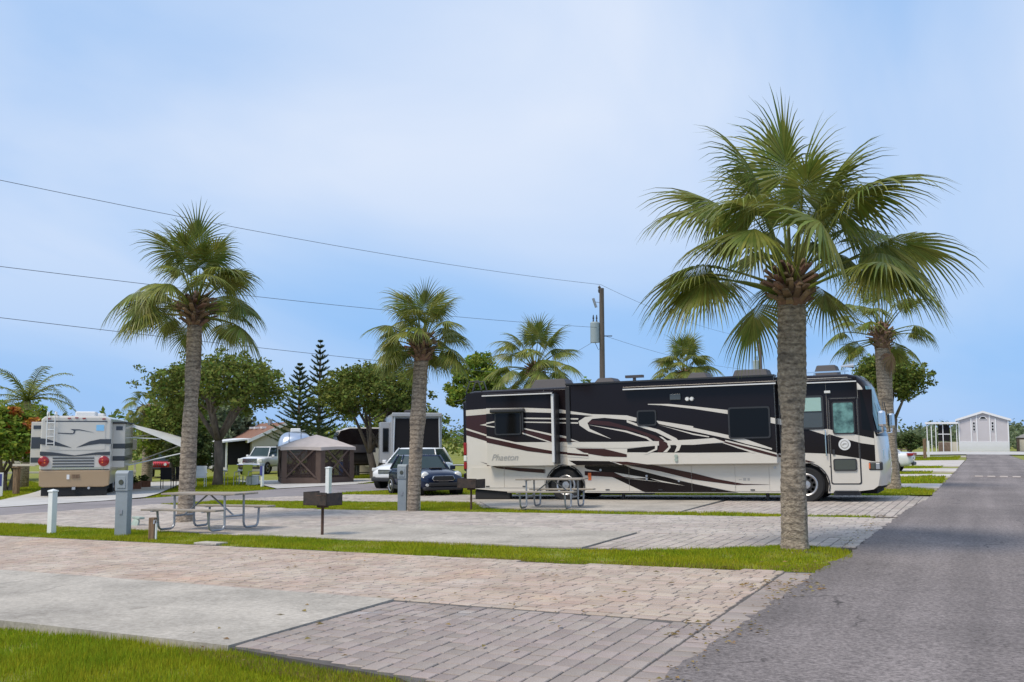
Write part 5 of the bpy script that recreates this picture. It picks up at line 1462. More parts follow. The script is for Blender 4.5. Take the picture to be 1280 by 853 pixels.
for dx_, dy_, a, mt, lb in ((-.7, .1, 40, 'siding_cream', 'tan chair inside the screen tent'), (.3, .6, -100, 'cloth_black', 'black chair inside the screen tent at the back'), (.8, -.3, 120, 'deck_wood', 'brown wooden chair inside the screen tent')):
    chair(lb, TX + dx_, TY + dy_, R(a), mt, 'rv_trim', 'chairs inside the screen tent', z=.02)

# ---------------------------------------------------------------- tan motorhome, seen from behind
tr = thing('motorhome', 'beige and tan motorhome seen from behind with its awning out', 'motorhome', (-32.5, 29.75, tz(-32.5) + .02), R(131))
m = MB()
sec = [(-1.26, .42), (-1.28, .9), (-1.28, 2.85), (-1.22, 3.05), (-1.0, 3.14), (1.0, 3.14), (1.22, 3.05), (1.28, 2.85), (1.28, .9), (1.26, .42)]
m.prism(sec, 'X', .06, 9.8); m.build('body', 'beige_paint', tr, bevel=.03)
def rz_(px, py): return ((375 - px) * .0048, (725 - py) * .0048)
MB().prism([rz_(*p) for p in ((108, 100), (135, 78), (600, 78), (640, 100), (645, 510), (105, 510))], 'X', -.10, .07).build('rear_cap', 'beige_paint', tr, bevel=.05)
MB().prism([rz_(*p) for p in ((105, 515), (645, 515), (640, 640), (600, 652), (140, 652), (108, 640))], 'X', -.13, .08).build('rear_bumper', 'tan_paint', tr, bevel=.04)
def rdec(name, pts, mt, x=-.112, par=tr, th=.006):
    return MB().prism([rz_(*p) for p in pts], 'X', x - th, x).build(name, mt, par)
rdec('rear_window', [(150, 122), (598, 122), (598, 345), (560, 350), (190, 350), (150, 345)], 'beige_paint', -.102, th=.012)
rdec('window_trim', [(140, 113), (610, 113), (612, 121), (138, 121)], 'slate_paint')
rdec('slate_swoosh', [(108, 255), (160, 260), (240, 290), (345, 332), (200, 312), (108, 303)], 'slate_paint', -.118)
rdec('slate_swoosh', [(380, 330), (480, 280), (560, 262), (645, 262), (645, 302), (560, 300), (470, 312)], 'slate_paint', -.118)
rdec('slate_swoosh', [(108, 362), (200, 368), (370, 395), (540, 370), (640, 365), (640, 395), (540, 390), (370, 403), (240, 398), (108, 395)], 'slate_paint', -.118)
rdec('emblem_line', [(235, 210), (350, 214), (358, 195), (330, 180), (400, 182), (510, 207), (400, 190), (370, 190), (362, 216), (345, 222), (235, 216)], 'slate_paint', -.118)
rdec('sticker', [(527, 145), (587, 145), (587, 193), (527, 193)], 'sticker_blue', -.118)
for y in (412, 435, 458, 482):
    rdec('louvre', [(205, y), (520, y), (520, y + 10), (205, y + 10)], 'slate_paint', -.11, th=.012)
rdec('chrome_band', [(200, 492), (592, 492), (592, 508), (200, 508)], 'chrome', -.11, th=.01)
for px in (138, 595):
    a, b = rz_(px, 442)
    l_ = MB().lathe([(.20, -.16), (.15, -.20), (.01, -.215)], 20, (0, a, b), 'X'); l_ = l_.lathe([(.20, -.09), (.20, -.16)], 20, (0, a, b), 'X')
    tl = l_.build('tail_light', 'red_lens', tr, smooth='auto')
    for k in (-1, 1): MB().lathe([(.03, -.222), (.03, -.20)], 10, (0, a + (.05 if px < 300 else -.05) * -1, b + k * .05), 'X').build('reflector', 'amber', tl)
for y, z in ((.27, 3.04), (0, 3.06), (-.27, 3.04), (1.0, 3.02), (-1.0, 3.02)):
    MB().bb(-.13, -.08, y - .06, y + .06, z - .02, z + .02).build('marker_lamp', 'red_lens', tr)
m = MB()
for px in (155, 213):
    y, zt = rz_(px, 40); _, zb_ = rz_(px, 315)
    m.tube([(-.2, y, zb_), (-.2, y, zt - .1), (-.12, y, zt), (.2, y, zt), (.3, y, zt - .2)], .022, 6)
for q in (295, 240, 185, 130): 
    y0, z0 = rz_(155, q); y1, _ = rz_(213, q); m.cyl((-.2, y0, z0), (-.2, y1, z0), .018, n=6)
m.build('ladder', 'white_paint', tr)
MB().bb(-.16, -.13, .18, .28, .66, .84).build('plate', 'white_matte', tr); MB().bb(-.16, -.13, -.18, .1, .70, .84).build('number_plate', 'wood_post', tr)
MB().bb(-.05, 8, -1.1, 1.1, .2, .5).build('chassis', 'dark_under', tr)
MB().bb(-.06, -.03, -1.2, 1.2, .02, .34).build('mud_flap', 'rubber', tr)
MB().lathe([(.05, -.30), (.05, -.2)], 10, (0, -.55, .32), 'X').bb(-.3, -.05, -.06, .06, .26, .36).build('hitch', 'alloy', tr)
for x in (2.6, 7.6):
    for s in (-1, 1): wheel(tr, x, s * 1.08, .48, .48, .28, s)
sl_ = MB().bb(.5, 4.6, 1.25, 1.72, 1.2, 2.9).build('slide_out', 'beige_paint', tr, bevel=.02)
for z0, z1 in ((1.3, 1.5), (1.85, 2.3)):
    MB().bb(.49, .5, 1.30, 1.70, z0, z1).build('slate_band', 'slate_paint', sl_)
MB().bb(.485, .5, 1.36, 1.64, 2.62, 2.76).build('vent', 'slate_paint', sl_)
sr = MB().bb(.7, 5.2, -1.75, -1.25, 1.08, 2.85).build('slide_out', 'beige_paint', tr, bevel=.02)
for z0, z1 in ((1.35, 1.54), (1.84, 2.04)):
    MB().bb(.692, 5.2, -1.757, -1.30, z0, z1).build('slate_band', 'slate_paint', sr)
MB().bb(.685, .70, -1.65, -1.40, 2.58, 2.74).build('vent', 'slate_paint', sr)
MB().bb(.6, 5.3, -1.80, -1.24, 2.86, 2.92).build('slide_roof', 'rv_trim', sr)
for x0, x1 in ((5.5, 6.5), (7.0, 8.2)):
    w_ = MB().bb(x0, x1, -1.31, -1.27, 1.6, 2.4).build('window', 'rv_trim', tr, bevel=.02); MB().bb(x0 + .05, x1 - .05, -1.32, -1.30, 1.65, 2.35).build('pane', 'glass_dark', w_)
aw = MB().add([(3.6, -1.32, 2.95), (9.4, -1.32, 2.95), (9.4, -3.0, 2.52), (3.6, -3.0, 2.25), (9.4, -4.2, 2.15), (3.6, -4.2, 1.72)], [(0, 1, 2, 3), (3, 2, 4, 5)]).build('awning', 'awning_cloth', tr)
MB().tube([(3.55, -4.22, 1.68), (9.45, -4.22, 2.11)], .06, 8).build('awning_roller', 'white_paint', aw)
MB().add([(3.6, -4.23, 1.68), (9.4, -4.23, 2.11), (9.4, -4.24, 1.93), (3.6, -4.24, 1.50)], [(0, 1, 2, 3)]).build('valance', 'awning_cloth', aw)
for x in (3.65, 9.35):
    MB().tube([(x, -1.3, 1.0), (x, -4.2, 1.67 if x < 5 else 2.1)], .03, 6).tube([(x, -1.3, 2.3), (x, -3.0, 2.22 if x < 5 else 2.5)], .025, 6).build('awning_arm', 'white_paint', aw)
MB().bb(2.8, 3.8, -.4, .4, 3.12, 3.38).build('air_conditioner', 'white_matte', tr, bevel=.05)
MB().bb(6.5, 7.5, -.4, .4, 3.12, 3.38).build('air_conditioner', 'white_matte', tr, bevel=.05)
for s in (-1, 1): MB().bb(9.5, 9.75, s * 1.55 - .1, s * 1.55 + .1, 1.7, 2.2).build('mirror', 'white_paint', tr, bevel=.04)

# ---------------------------------------------------------------- clutter under the awning
def planter(label, x, y, rz, s=1.0):
    t = thing('planter_box', label, 'planter', (x, y, tz(x) - .03), rz, 'planters beside the tan motorhome')
    m = MB().bb(-.38 * s, .38 * s, -.2, .2, 0, .34); m.build('box', 'terracotta', t, bevel=.01)
    rr = random.Random(int(x * 10)); lm = MB(); leaf_cloud(rr, lm, (0, 0, .45), .3 * s, 160, .07); lm.build('plant', 'leaf_dark', t, fixn=False)
planter('brown planter box beside the tan motorhome corner', -34.6, 34.4, R(40))
planter('second brown planter box behind the corner one', -35.6, 35.9, R(40))
planter('low planter box with trailing plant near the red car', -37.0, 38.0, R(40), .9)
chair('black folding chair facing the planters', -34.0, 36.4, R(120), 'cloth_black', 'rv_trim', 'chairs on the lawn')
chair('black folding chair pushed against its twin', -33.7, 37.1, R(110), 'cloth_black', 'rv_trim', 'chairs on the lawn')
chair('white plastic chair beside the black folding chairs', -34.0, 38.6, R(-60), 'white_matte', 'white_matte', 'chairs on the lawn')
chair('lime cushioned chair on the lawn behind the palm', -33.6, 40.3, R(-70), 'cushion_lime', 'galv', 'chairs on the lawn')
chair('lime cushioned chair next to the white cooler', -33.2, 40.9, R(-75), 'cushion_lime', 'galv', 'chairs on the lawn')
t = thing('cooler_box', 'white cooler box at the foot of the spreading oak', 'cooler', (-33.3, 41.6, tz(-33.3) - .05), R(30))
MB().bb(-.3, .3, -.2, .2, 0, .42).build('tub', 'white_matte', t, bevel=.03); MB().bb(-.31, .31, -.21, .21, .425, .50).build('lid', 'white_matte', t, bevel=.02); MB().tube([(-.33, -.1, .3), (-.36, -.1, .2), (-.36, .1, .2), (-.33, .1, .3)], .012, 5).build('handle', 'galv', t)
t = thing('hookup_post', 'white hookup post with a blue panel on the lawn', 'post', (-30.9, 39.3, tz(-31) - .05), R(-20))
MB().bb(-.07, .07, -.05, .05, 0, 1.0).build('shaft', 'pvc', t, bevel=.01); MB().bb(-.09, .09, -.09, -.05, .55, 1.0).build('panel', 'shutter_blue', t, bevel=.01); MB().bb(-.1, .1, -.1, .07, 1.0, 1.12).build('cap', 'pedestal', t, bevel=.01)
t = thing('hookup_post', 'low grey hookup box with hose beside the white pickup', 'post', (-33.2, 46.6, tz(-33) - .05), R(-20))
MB().bb(-.12, .12, -.1, .1, 0, .85).build('shaft', 'galv', t, bevel=.01); MB().tube([(.1, -.1, .5), (.4, -.3, .2), (1.2, .2, .04), (2.6, .6, .05)], .03, 6).build('hose', 'pedestal_green', t)
t = thing('garden_table', 'small white table behind the lime chairs', 'table', (-35.6, 42.8, tz(-35.6) - .05), R(20))
MB().bb(-.6, .6, -.35, .35, .70, .74).build('top', 'white_matte', t, bevel=.01)
for sx in (-1, 1):
    for sy in (-1, 1): MB().cyl((sx * .5, sy * .28, 0), (sx * .5, sy * .28, .7), .02, n=6).build('leg', 'white_matte', t)

# left edge: rail fence, wood post, sign, tree-foot
t = thing('rail_fence', 'pale wooden rail fence beyond the tan motorhome', 'fence', (-50.5, 44.0, tz(-50)), R(40))
for k in range(6): MB().bb(-6 + k * 2.2 - .06, -6 + k * 2.2 + .06, -.06, .06, -.1, 1.25).build('post', 'siding_cream', t, bevel=.01)
for z in (.6, 1.2): MB().bb(-6.1, 5.1, -.1, -.06, z - .06, z + .06).build('rail', 'siding_cream', t, bevel=.01)
t = thing('wood_post', 'stout brown wooden post beside the croton bush', 'post', (-38.9, 32.4, tz(-38.9) - .05), R(15))
MB().bb(-.11, .11, -.11, .11, 0, 1.15).build('shaft', 'wood_post', t, bevel=.02); MB().bb(-.16, .16, -.16, .16, 1.15, 1.2).build('cap', 'wood_post', t, bevel=.01); MB().bb(-.2, .9, -.05, .05, 1.22, 1.32).build('shelf', 'siding_cream', t, bevel=.01)
t = thing('lawn_sign', 'small white and blue sign stuck in the lawn', 'sign', (-37.2, 29.9, tz(-37.2) - .05), R(35))
MB().bb(-.35, .35, -.02, .02, .05, 1.0).build('board', 'white_matte', t, bevel=.01); MB().bb(-.30, .30, -.026, -.02, .45, .95).build('panel', 'shutter_blue', t); MB().bb(-.3, -.26, -.02, .02, -.1, .06).bb(.26, .3, -.02, .02, -.1, .06).build('stake', 'white_matte', t)
# ================================================================ trailers, houses, poles behind
# patio trailer with dark rear screen
t = thing('travel_trailer', 'tall grey trailer with a black screened rear wall', 'trailer', (-25.5, 44.4, tz(-25.1) - .02), R(124))
MB().prism([(-1.22, .55), (-1.25, .7), (-1.25, 3.2), (-1.15, 3.38), (1.15, 3.38), (1.25, 3.2), (1.25, .7), (1.22, .55)], 'X', 0, 9.5).build('body', 'trailer_grey', t, bevel=.03)
MB().prism([(-1.20, 1.05), (1.20, 1.05), (1.14, 3.12), (-1.14, 3.12)], 'X', -.03, .01).build('rear_screen', 'screen_dark', t)
for s in (-1, 1):
    MB().tube([(-.05, s * 1.17, .6), (-.05, s * 1.10, 3.25)], .04, 6).build('rear_post', 'steel_pale', t)
MB().bb(-.14, .02, -1.24, 1.24, 3.2, 3.40).build('rear_header', 'trailer_grey', t, bevel=.04)
MB().bb(-.10, -.04, -1.12, 1.12, .98, 1.06).bb(-.10, -.04, -1.12, 1.12, .5, .56).build('patio_rail', 'steel_pale', t)
for k in range(9): MB().cyl((-.07, -1.1 + k * .275, .54), (-.07, -1.1 + k * .275, 1.0), .016, n=6).build('baluster', 'steel_pale', t)
MB().bb(-.02, .01, -1.1, 1.1, .3, .98).build('ramp', 'rv_trim', t)
sl_ = MB().bb(1.2, 3.4, 1.2, 1.75, .9, 2.95).build('slide_out', 'trailer_grey', t, bevel=.02)
w_ = MB().bb(1.17, 1.21, 1.33, 1.63, 1.45, 2.65).build('window', 'rv_trim', sl_, bevel=.02); MB().bb(1.155, 1.175, 1.37, 1.59, 1.5, 2.6).build('pane', 'glass_dark', w_)
for x in (2.2, 4.2, 6.2):
    w_ = MB().bb(x, x + .9, -1.29, -1.24, 1.7, 2.5).build('window', 'rv_trim', t, bevel=.02); MB().bb(x + .05, x + .85, -1.30, -1.28, 1.75, 2.45).build('pane', 'glass_dark', w_)
MB().bb(3.0, 4.0, -.4, .4, 3.37, 3.62).build('air_conditioner', 'ac_grey', t, bevel=.05)
for x in (5.0, 5.9):
    for s in (-1, 1): wheel(t, x, s * 1.12, .38, .38, .22, s)
MB().bb(.2, 9, -1.1, 1.1, .35, .56).build('chassis', 'dark_under', t)

# fifth-wheel trailer with a black overhanging nose
t = thing('travel_trailer', 'dark fifth-wheel trailer nose with pale stripes behind the smoker', 'trailer', (-32.2, 58.4, tz(-33.6) - .25), R(-140))
MB().prism([(0, .7), (0, 3.2), (5.6, 3.2), (6.2, 3.0), (6.35, 2.6), (6.1, 1.9), (4.6, 1.6), (4.3, .7)], 'Y', -1.2, 1.2).build('body', 'beige_paint', t, bevel=.06)
MB().prism([(3.8, 1.95), (3.8, 3.12), (5.6, 3.14), (6.18, 2.98), (6.36, 2.6), (6.14, 1.95)], 'Y', -1.212, -1.202).prism([(3.8, 1.95), (3.8, 3.12), (5.6, 3.14), (6.18, 2.98), (6.36, 2.6), (6.14, 1.95)], 'Y', 1.202, 1.212).build('black_side', 'rv_black', t)
MB().add([(6.03, -1.15, 3.09), (6.03, 1.15, 3.09), (6.29, -1.15, 2.86), (6.29, 1.15, 2.86), (6.41, -1.15, 2.6), (6.41, 1.15, 2.6), (6.17, -1.15, 1.95), (6.17, 1.15, 1.95)], [(0, 1, 3, 2), (2, 3, 5, 4), (4, 5, 7, 6)]).build('nose_cap', 'rv_black', t, smooth=True)
MB().bb(4.9, 5.1, -.7, -.5, -.05, 1.75).bb(4.9, 5.1, .5, .7, -.05, 1.75).build('landing_leg', 'rv_trim', t)
for x in (1.6, 2.6):
    for s in (-1, 1): wheel(t, x, s * 1.1, .38, .38, .24, s)
MB().bb(1.0, 2.0, -.4, .4, 3.2, 3.45).build('air_conditioner', 'white_matte', t, bevel=.05)

# polished rounded trailer
t = thing('travel_trailer', 'polished aluminium rounded trailer behind the screen tent', 'trailer', (-42.6, 57.6, tz(-42.6)), R(126))
ST = []
for x, k in ((-.25, .30), (-.15, .62), (.1, .82), (.5, .95), (1.0, 1.0), (5.5, 1.0), (6.1, .95), (6.6, .8), (6.9, .5)):
    hw, zt, zb_ = 1.22 * (k ** .5), .55 + (2.95 - .55) * (.45 + .55 * k), .55 + .25 * (1 - k)
    ST.append((x, [(hw * .9, zb_), (hw, zb_ + .3), (hw, zt * .62), (hw * .93, zt * .82), (hw * .7, zt * .95), (hw * .35, zt * .99), (0, zt)]))
loft_body(ST, 'trailer_alu', t, 'shell', 2)
w_ = MB().box((-.16, 0, 1.75), (.1, 1.3, .62), m=Matrix.Rotation(.22, 3, 'Y')).build('window', 'glass_teal', t, bevel=.08)
for y in (-.72, .72):
    MB().box((-.03, y * 1.15, 1.72), (.1, .3, .55), m=Matrix.Rotation(.2, 3, 'Y')).build('window', 'glass_dark', t, bevel=.06)
for x in (1.2, 2.8, 4.6):
    for s in (-1, 1): MB().bb(x, x + .9, s * 1.2, s * 1.25, 1.45, 2.0).build('window', 'glass_dark', t, bevel=.02)
MB().bb(2.5, 3.5, -.35, .35, 2.85, 3.15).build('air_conditioner', 'white_matte', t, bevel=.06)
for x in (2.6, 3.5):
    for s in (-1, 1): wheel(t, x, s * 1.08, .36, .36, .22, s)
MB().bb(-.3, 6.8, -1.0, 1.0, .38, .58).build('chassis', 'dark_under', t)
m = MB()
for y in (-.4, .4): m.tube([(-.28, y, .8), (-.34, y, 1.3), (-.2, y, 2.3), (.2, y, 2.9)], .02, 6)
for z in (1.0, 1.3, 1.6, 1.9, 2.2): m.cyl((-.33, -.4, z), (-.33, .4, z), .015, n=5)
m.build('ladder', 'rv_trim', t)

# smoker, barrel, brown-roofed lean-to
t = thing('smoker_grill', 'black barrel smoker on wheels with a flue', 'grill', (-33.3, 51.6, tz(-33.3) - .05), R(35))
MB().lathe([(.02, -.62), (.42, -.60), (.42, .60), (.02, .62)], 18, (0, 0, 1.15), 'X').build('barrel', 'grill_black', t, smooth='auto')
for sx in (-1, 1):
    for sy in (-1, 1): MB().cyl((sx * .5, sy * .35, .05), (sx * .42, sy * .25, .9), .035, n=6).build('leg', 'grill_black', t)
MB().cyl((.45, 0, 1.4), (.45, 0, 2.2), .07).build('flue', 'grill_black', t); MB().bb(-.7, .7, -.6, -.42, .85, .9).bb(-.62, .62, -.3, .3, .3, .34).build('shelf', 'grill_black', t)
MB().prism([(-.6, 1.5), (0, 1.95), (.6, 1.5)], 'X', -.75, .75).build('lid', 'grill_black', t)
t = thing('plastic_barrel', 'bright blue plastic barrel beside the smoker', 'barrel', (-34.5, 51.6, tz(-34.5) - .05))
MB().lathe([(.33, 0), (.37, .1), (.37, .3), (.385, .33), (.37, .36), (.37, .62), (.385, .65), (.37, .68), (.37, .88), (.33, .98), (.05, 1.0)], 20).build('drum', 'barrel_blue', t, smooth='auto')
MB().lathe([(.39, 1.0), (.39, 1.05), (.05, 1.06)], 20).build('lid', 'white_matte', t)
t = thing('lean_to', 'small lean-to with tan shingle roof beside the multi-stemmed oak', 'shelter', (-36.0, 58.0, tz(-36) - .05), R(35))
MB().add([(-2.4, -1.4, 1.5), (2.4, -1.4, 1.5), (2.0, 1.2, 2.6), (-2.0, 1.2, 2.6), (-2.4, -1.4, 1.42), (2.4, -1.4, 1.42), (2.0, 1.2, 2.52), (-2.0, 1.2, 2.52)], [(0, 1, 2, 3), (7, 6, 5, 4), (0, 4, 5, 1), (1, 5, 6, 2), (2, 6, 7, 3), (3, 7, 4, 0)]).build('roof', 'roof_brown', t)
for sx in (-1, 1):
    for y, z in ((-1.3, 1.45), (1.1, 2.5)): MB().bb(sx * 2.1 - .05, sx * 2.1 + .05, y - .05, y + .05, 0, z).build('post', 'white_matte', t)
MB().bb(-1.9, 1.9, 1.0, 1.1, 0, 2.4).build('back_wall', 'siding_cream', t)

# porch house with brown roof
def house(label, loc, rz, L_, W, he, hp, wall, roof, skirt=None, over=.35):
    t = thing('house', label, 'house', loc, rz)
    MB().prism([(-W / 2, 0), (W / 2, 0), (W / 2, he), (0, hp - .12), (-W / 2, he)], 'X', 0, L_).build('wall', wall, t)
    s = (hp - he) / (W / 2)
    for sg in (-1, 1):
        e = W / 2 + over; z = he - s * over
        m = MB().add([(-over, sg * e, z), (L_ + over, sg * e, z), (L_ + over, 0, hp), (-over, 0, hp), (-over, sg * e, z - .14), (L_ + over, sg * e, z - .14), (L_ + over, 0, hp - .14), (-over, 0, hp - .14)],
                     [(0, 1, 2, 3), (7, 6, 5, 4), (0, 4, 5, 1), (1, 5, 6, 2), (2, 6, 7, 3), (3, 7, 4, 0)])
        r_ = m.build('roof', roof, t)
        MB().bb(-over, L_ + over, sg * e + sg * .001, sg * e + sg * .05, z - .26, z - .005).build('gutter', 'siding_white', r_)
        MB().add([(-over - .04, sg * e, z - .24), (-over - .04, 0, hp - .24), (-over - .04, 0, hp + .02), (-over - .04, sg * e, z + .02), (-over, sg * e, z - .24), (-over, 0, hp - .24), (-over, 0, hp + .02), (-over, sg * e, z + .02)],
                 [(0, 1, 2, 3), (7, 6, 5, 4), (0, 4, 5, 1), (1, 5, 6, 2), (2, 6, 7, 3), (3, 7, 4, 0)]).build('bargeboard', 'siding_white', r_)
    return t
hs = house('cream house with brown shingle roof and dark screened porch', (-51.6, 68.5, tz(-50) - .05), R(141), 9, 5.4, 2.7, 3.95, 'siding_cream', 'roof_brown')
MB().bb(.6, 8.6, 2.72, 4.6, .05, .30).build('porch_floor', 'concrete_far', hs)
MB().add([(-.2, 2.7, 2.66), (9.2, 2.7, 2.66), (9.2, 5.0, 2.42), (-.2, 5.0, 2.42), (-.2, 2.7, 2.54), (9.2, 2.7, 2.54), (9.2, 5.0, 2.30), (-.2, 5.0, 2.30)], [(0, 1, 2, 3), (7, 6, 5, 4), (0, 4, 5, 1), (1, 5, 6, 2), (2, 6, 7, 3), (3, 7, 4, 0)]).build('porch_roof', 'siding_white', hs)
for k in range(4):
    MB().bb(.6 + k * 2.0, 2.5 + k * 2.0, 4.55, 4.58, .35, 2.35).build('porch_screen', 'screen_dark', hs)
for k in range(5): MB().bb(.5 + k * 2.0, .62 + k * 2.0, 4.53, 4.65, .05, 2.4).build('porch_post', 'siding_white', hs)
MB().bb(.55, .58, 2.8, 4.5, .35, 2.4).build('porch_screen', 'screen_dark', hs)
for x, s in ((2.5, 1), (5.0, 1), (6.8, 1)): MB().bb(x, x + .5, 1.0, 1.4, 3.45, 3.62).build('skylight', 'siding_white', hs)
MB().cyl((4.2, .3, 3.6), (4.2, .3, 4.25), .2, n=10).build('vent', 'galv', hs)
w_ = MB().bb(-.03, 0, -1.5, -.4, 1.1, 2.2).build('window', 'siding_white', hs); MB().bb(-.04, -.03, -1.42, -.48, 1.18, 2.12).build('pane', 'glass_dark', w_)

# far house closing the road
fh = house('pale lilac house with white lower wall and carport at the road end', (.15, 137.5, -.05), R(90), 9, 5.6, 4.05, 4.95, 'siding_lilac', 'roof_grey', over=.25)
MB().bb(-.06, -.001, -2.79, 2.79, 0, 1.25).build('lower_wall', 'siding_white', fh)
for y in (-2.72, -1.35, -.72, .72, 1.35, 2.72): MB().bb(-.07, -.001, y - .07, y + .07, 1.25, 4.1 if abs(y) > 1 else 4.6).build('trim', 'siding_white', fh)
for k in range(8): MB().bb(-.085, -.062, -2.78, 2.78, .08 + k * .15, .19 + k * .15).build('board', 'siding_white', fh)
for y in (-1.03, 1.03):
    w_ = MB().bb(-.08, -.002, y - .15, y + .15, 2.5, 3.65).build('window', 'siding_white', fh); 
    for z in (2.57, 2.94, 3.31): MB().bb(-.09, -.08, y - .1, y + .1, z, z + .28).build('pane', 'glass_dark', w_)
m = MB().prism([(-.42, 3.95)] + [(-.42 * math.cos(R(a)), 3.95 + .38 * math.sin(R(a))) for a in range(15, 180, 15)] + [(.42, 3.95)], 'X', -.09, -.002); w_ = m.build('window', 'siding_white', fh)
m = MB().prism([(-.32, 4.0)] + [(-.32 * math.cos(R(a)), 4.0 + .26 * math.sin(R(a))) for a in range(15, 180, 15)] + [(.32, 4.0)], 'X', -.10, -.09); m.build('pane', 'glass_dark', w_)
cp = thing('carport', 'flat-roofed open carport attached to the far pale house', 'carport', (-4.6, 138.5, -.05))
MB().bb(-1.75, 1.9, -1.6, 6, 3.42, 3.58).build('roof', 'roof_grey', cp, bevel=.01); MB().bb(-1.8, 1.95, -1.68, -1.6, 3.4, 3.62).build('fascia', 'siding_white', cp)
for x in (-1.6, -1.1, -.6): MB().bb(x - .05, x + .05, -1.5, -1.4, 0, 3.42).build('post', 'siding_white', cp)
for x in (.2, 1.1, 1.75): MB().bb(x - .05, x + .05, -1.2, -1.1, 0, 3.42).build('post', 'siding_white', cp)
MB().bb(-.35, .95, -1.08, -1.04, 1.3, 3.3).build('screen', 'screen_dark', cp); MB().bb(-.4, 1.9, -1.1, -1.0, 0, 1.2).build('half_wall', 'siding_cream', cp); MB().bb(-.35, .95, -1.13, -1.1, 0, 1.15).build('gate', 'deck_wood', cp); MB().bb(-.4, 1.0, -1.12, -1.04, 2.1, 2.2).build('rail', 'siding_white', cp)
sh = thing('garden_shed', 'low brown and cream shed beside the far pale house', 'shed', (4.9, 141, -.05))
MB().bb(-1.1, 1.1, -1, 1, 0, 1.7).build('wall', 'deck_wood', sh); MB().prism([(-1.2, 1.7), (1.2, 1.7), (0, 2.3)], 'Y', -1.15, 1.15).build('roof', 'roof_grey', sh); MB().bb(-.8, -.2, -1.03, -1.0, .1, 1.5).build('door', 'siding_cream', sh)
sh = thing('garden_shed', 'grey boxy shed with white utility cabinet beyond the road end', 'shed', (6.6, 133, -.05))
MB().bb(-.8, .8, -.7, .7, 0, 2.6).build('wall', 'roof_grey', sh); MB().bb(-.9, .9, -.8, .8, 2.6, 2.75).build('roof', 'siding_cream', sh); MB().bb(-1.3, -.85, -.9, -.5, 0, 1.4).build('cabinet', 'white_matte', sh)
# cottage beyond the palm
ct = house('white cottage with blue shutters beyond the leaning palm', (-11.3, 104.5, tz(-11.3) - .05), R(90), 8, 6.4, 2.9, 4.3, 'siding_white', 'siding_white')
for y in (-1.9, 1.4):
    w_ = MB().bb(-.06, -.001, y - .4, y + .4, 1.2, 2.4).build('window', 'siding_white', ct); MB().bb(-.07, -.06, y - .33, y + .33, 1.27, 2.33).build('pane', 'glass_dark', w_)
    for s in (-1, 1): MB().bb(-.08, -.001, y + s * .62 - .18, y + s * .62 + .18, 1.15, 2.45).build('shutter', 'shutter_blue', w_)
# long white shed behind the trailers
sh = house('long white shed behind the trailer and blue car', (-24.5, 66, tz(-24.5) - .05), R(35), 9, 5, 2.8, 3.6, 'siding_white', 'siding_white')
MB().bb(1, 2, -2.53, -2.5, 0, 2.1).build('door', 'siding_cream', sh)
rf = thing('rail_fence', 'low brown timber fence beyond the clipped shrub', 'fence', (-6.0, 118, -.1), R(10))
for k in range(4): MB().bb(-4 + k - .06, -4 + k + .06, -.06, .06, 0, 1.5).build('post', 'deck_wood', rf)
for z in (.5, .9, 1.3): MB().bb(-4.1, -.9, -.1, -.06, z - .06, z + .06).build('rail', 'deck_wood', rf)
post('bollard', 'brown timber bollard beside the clipped shrub', -4.3, 90.0, 1.7, .24, 'wood_post')
post('bollard', 'white bollard behind the brown timber bollard', -4.3, 96.0, 1.5, .2, 'pvc')

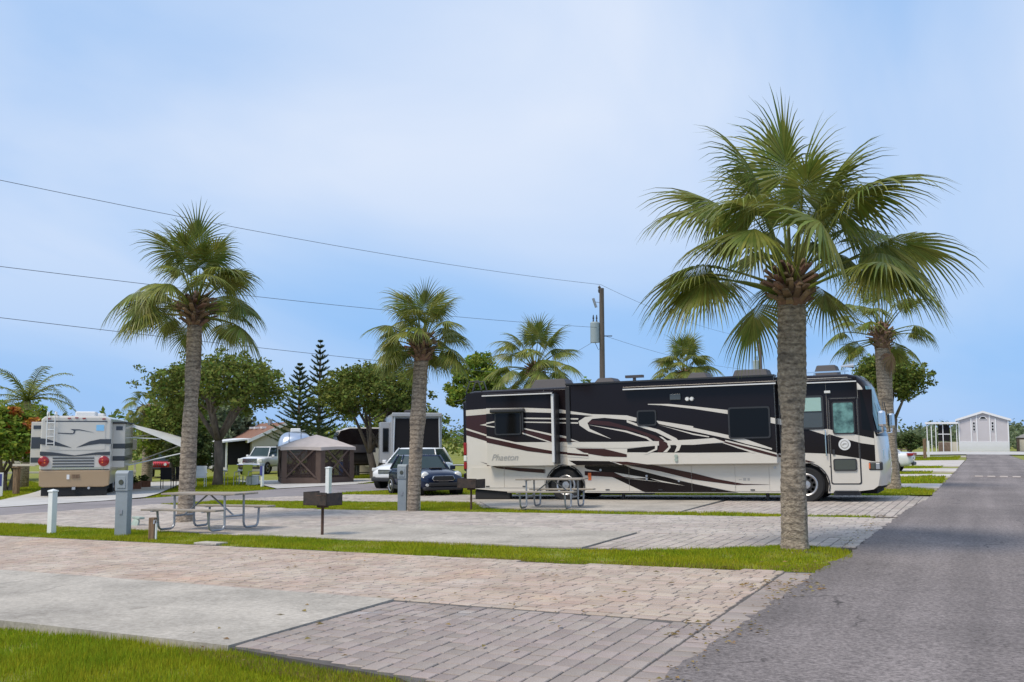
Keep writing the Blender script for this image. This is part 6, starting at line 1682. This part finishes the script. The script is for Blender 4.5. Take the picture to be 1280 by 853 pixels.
# ---------------------------------------------------------------- utility poles and wires
def upole(label, x, y, h, tzc, s=-1):
    t = thing('utility_pole', label, 'utility pole', (x, y, tz(x) - .2), R(24.6), 'utility poles')
    H_ = h - tz(x) + .2
    MB().tube([(0, 0, 0), (0, 0, H_ * .5), (0, 0, H_)], [.17, .15, .125], 12).build('shaft', 'pole_wood', t, smooth='auto')
    tb = tzc - tz(x) + .2
    m = MB(); m.lathe([(.02, tb - .58), (.25, tb - .56), (.25, tb + .5), (.2, tb + .56), (.02, tb + .58)], 16, (s * .38, 0, 0)); m.build('transformer', 'transformer', t, smooth='auto')
    for k in (-.08, .1): MB().lathe([(.05, tb + .55), (.03, tb + .7), (.05, tb + .75), (.02, tb + .95)], 8, (s * .38 + k, 0, 0)).build('bushing', 'rv_trim', t)
    MB().tube([(0, 0, tb + 1.6), (s * .3, 0, tb + 1.65), (s * .36, 0, tb + 1.6)], .02, 5).tube([(s * .46, 0, tb + 1.85), (s * .30, 0, tb + 1.35)], .07, 8).build('cutout', 'galv', t)
    MB().lathe([(.05, H_), (.08, H_ + .12), (.05, H_ + .24), (.09, H_ + .3), (.02, H_ + .4)], 8, (s * .12, 0, -.25)).build('insulator', 'rv_trim', t)
    MB().tube([(0, 0, tb - .2), (-s * .55, 0, tb - .2)], .03, 6).build('bracket', 'rv_trim', t)
    MB().tube([(s * .38, 0, tb - .55), (s * .2, 0, tb - .95), (0, 0, tb - .75)], .015, 5).build('jumper', 'wire', t)
    return t
upole('near utility pole with grey transformer can rising behind the motorhome', -18.46, 52.04, 9.75, 7.35)
upole('far utility pole with transformer seen beyond the near pole', -16.74, 86.9, 9.8, 7.6)
def wire(label, a, b, sag, r=.009):
    a, b = Vector(a), Vector(b); n = 24
    pts = [a.lerp(b, i / n) - Vector((0, 0, sag * 4 * (i / n) * (1 - i / n))) for i in range(n + 1)]
    tag(MB().tube(pts, r, 5).build('power_line', 'wire', smooth=True), label, 'wire')
def ext(a, b, k):
    a, b = Vector(a), Vector(b); return tuple(a + (b - a) * k)
A = (-18.5, 52.0, 9.95)
wire('topmost power line running left from the near utility pole', A, ext(A, (-25.27, 20.0, 9.73), 1.6), .75)
wire('middle power line running left from the near utility pole', (-18.6, 51.9, 7.6), ext((-18.6, 51.9, 7.6), (-25.15, 20.06, 6.95), 1.6), .45)
wire('lowest service cable passing behind the crowns of the palms', (-21.5, 54.5, 5.05), ext((-21.5, 54.5, 5.05), (-25.08, 20.09, 5.30), 1.6), .25)
wire('power line joining the tops of the two utility poles', A, (-16.74, 86.9, 9.95), .5)
wire('lower line joining the two utility poles', (-18.3, 52.1, 7.15), (-16.6, 86.9, 7.3), .4)
wire('drooping service drop from the transformer to the trailers', (-18.8, 51.9, 6.9), (-25.6, 48.5, 3.6), .35)
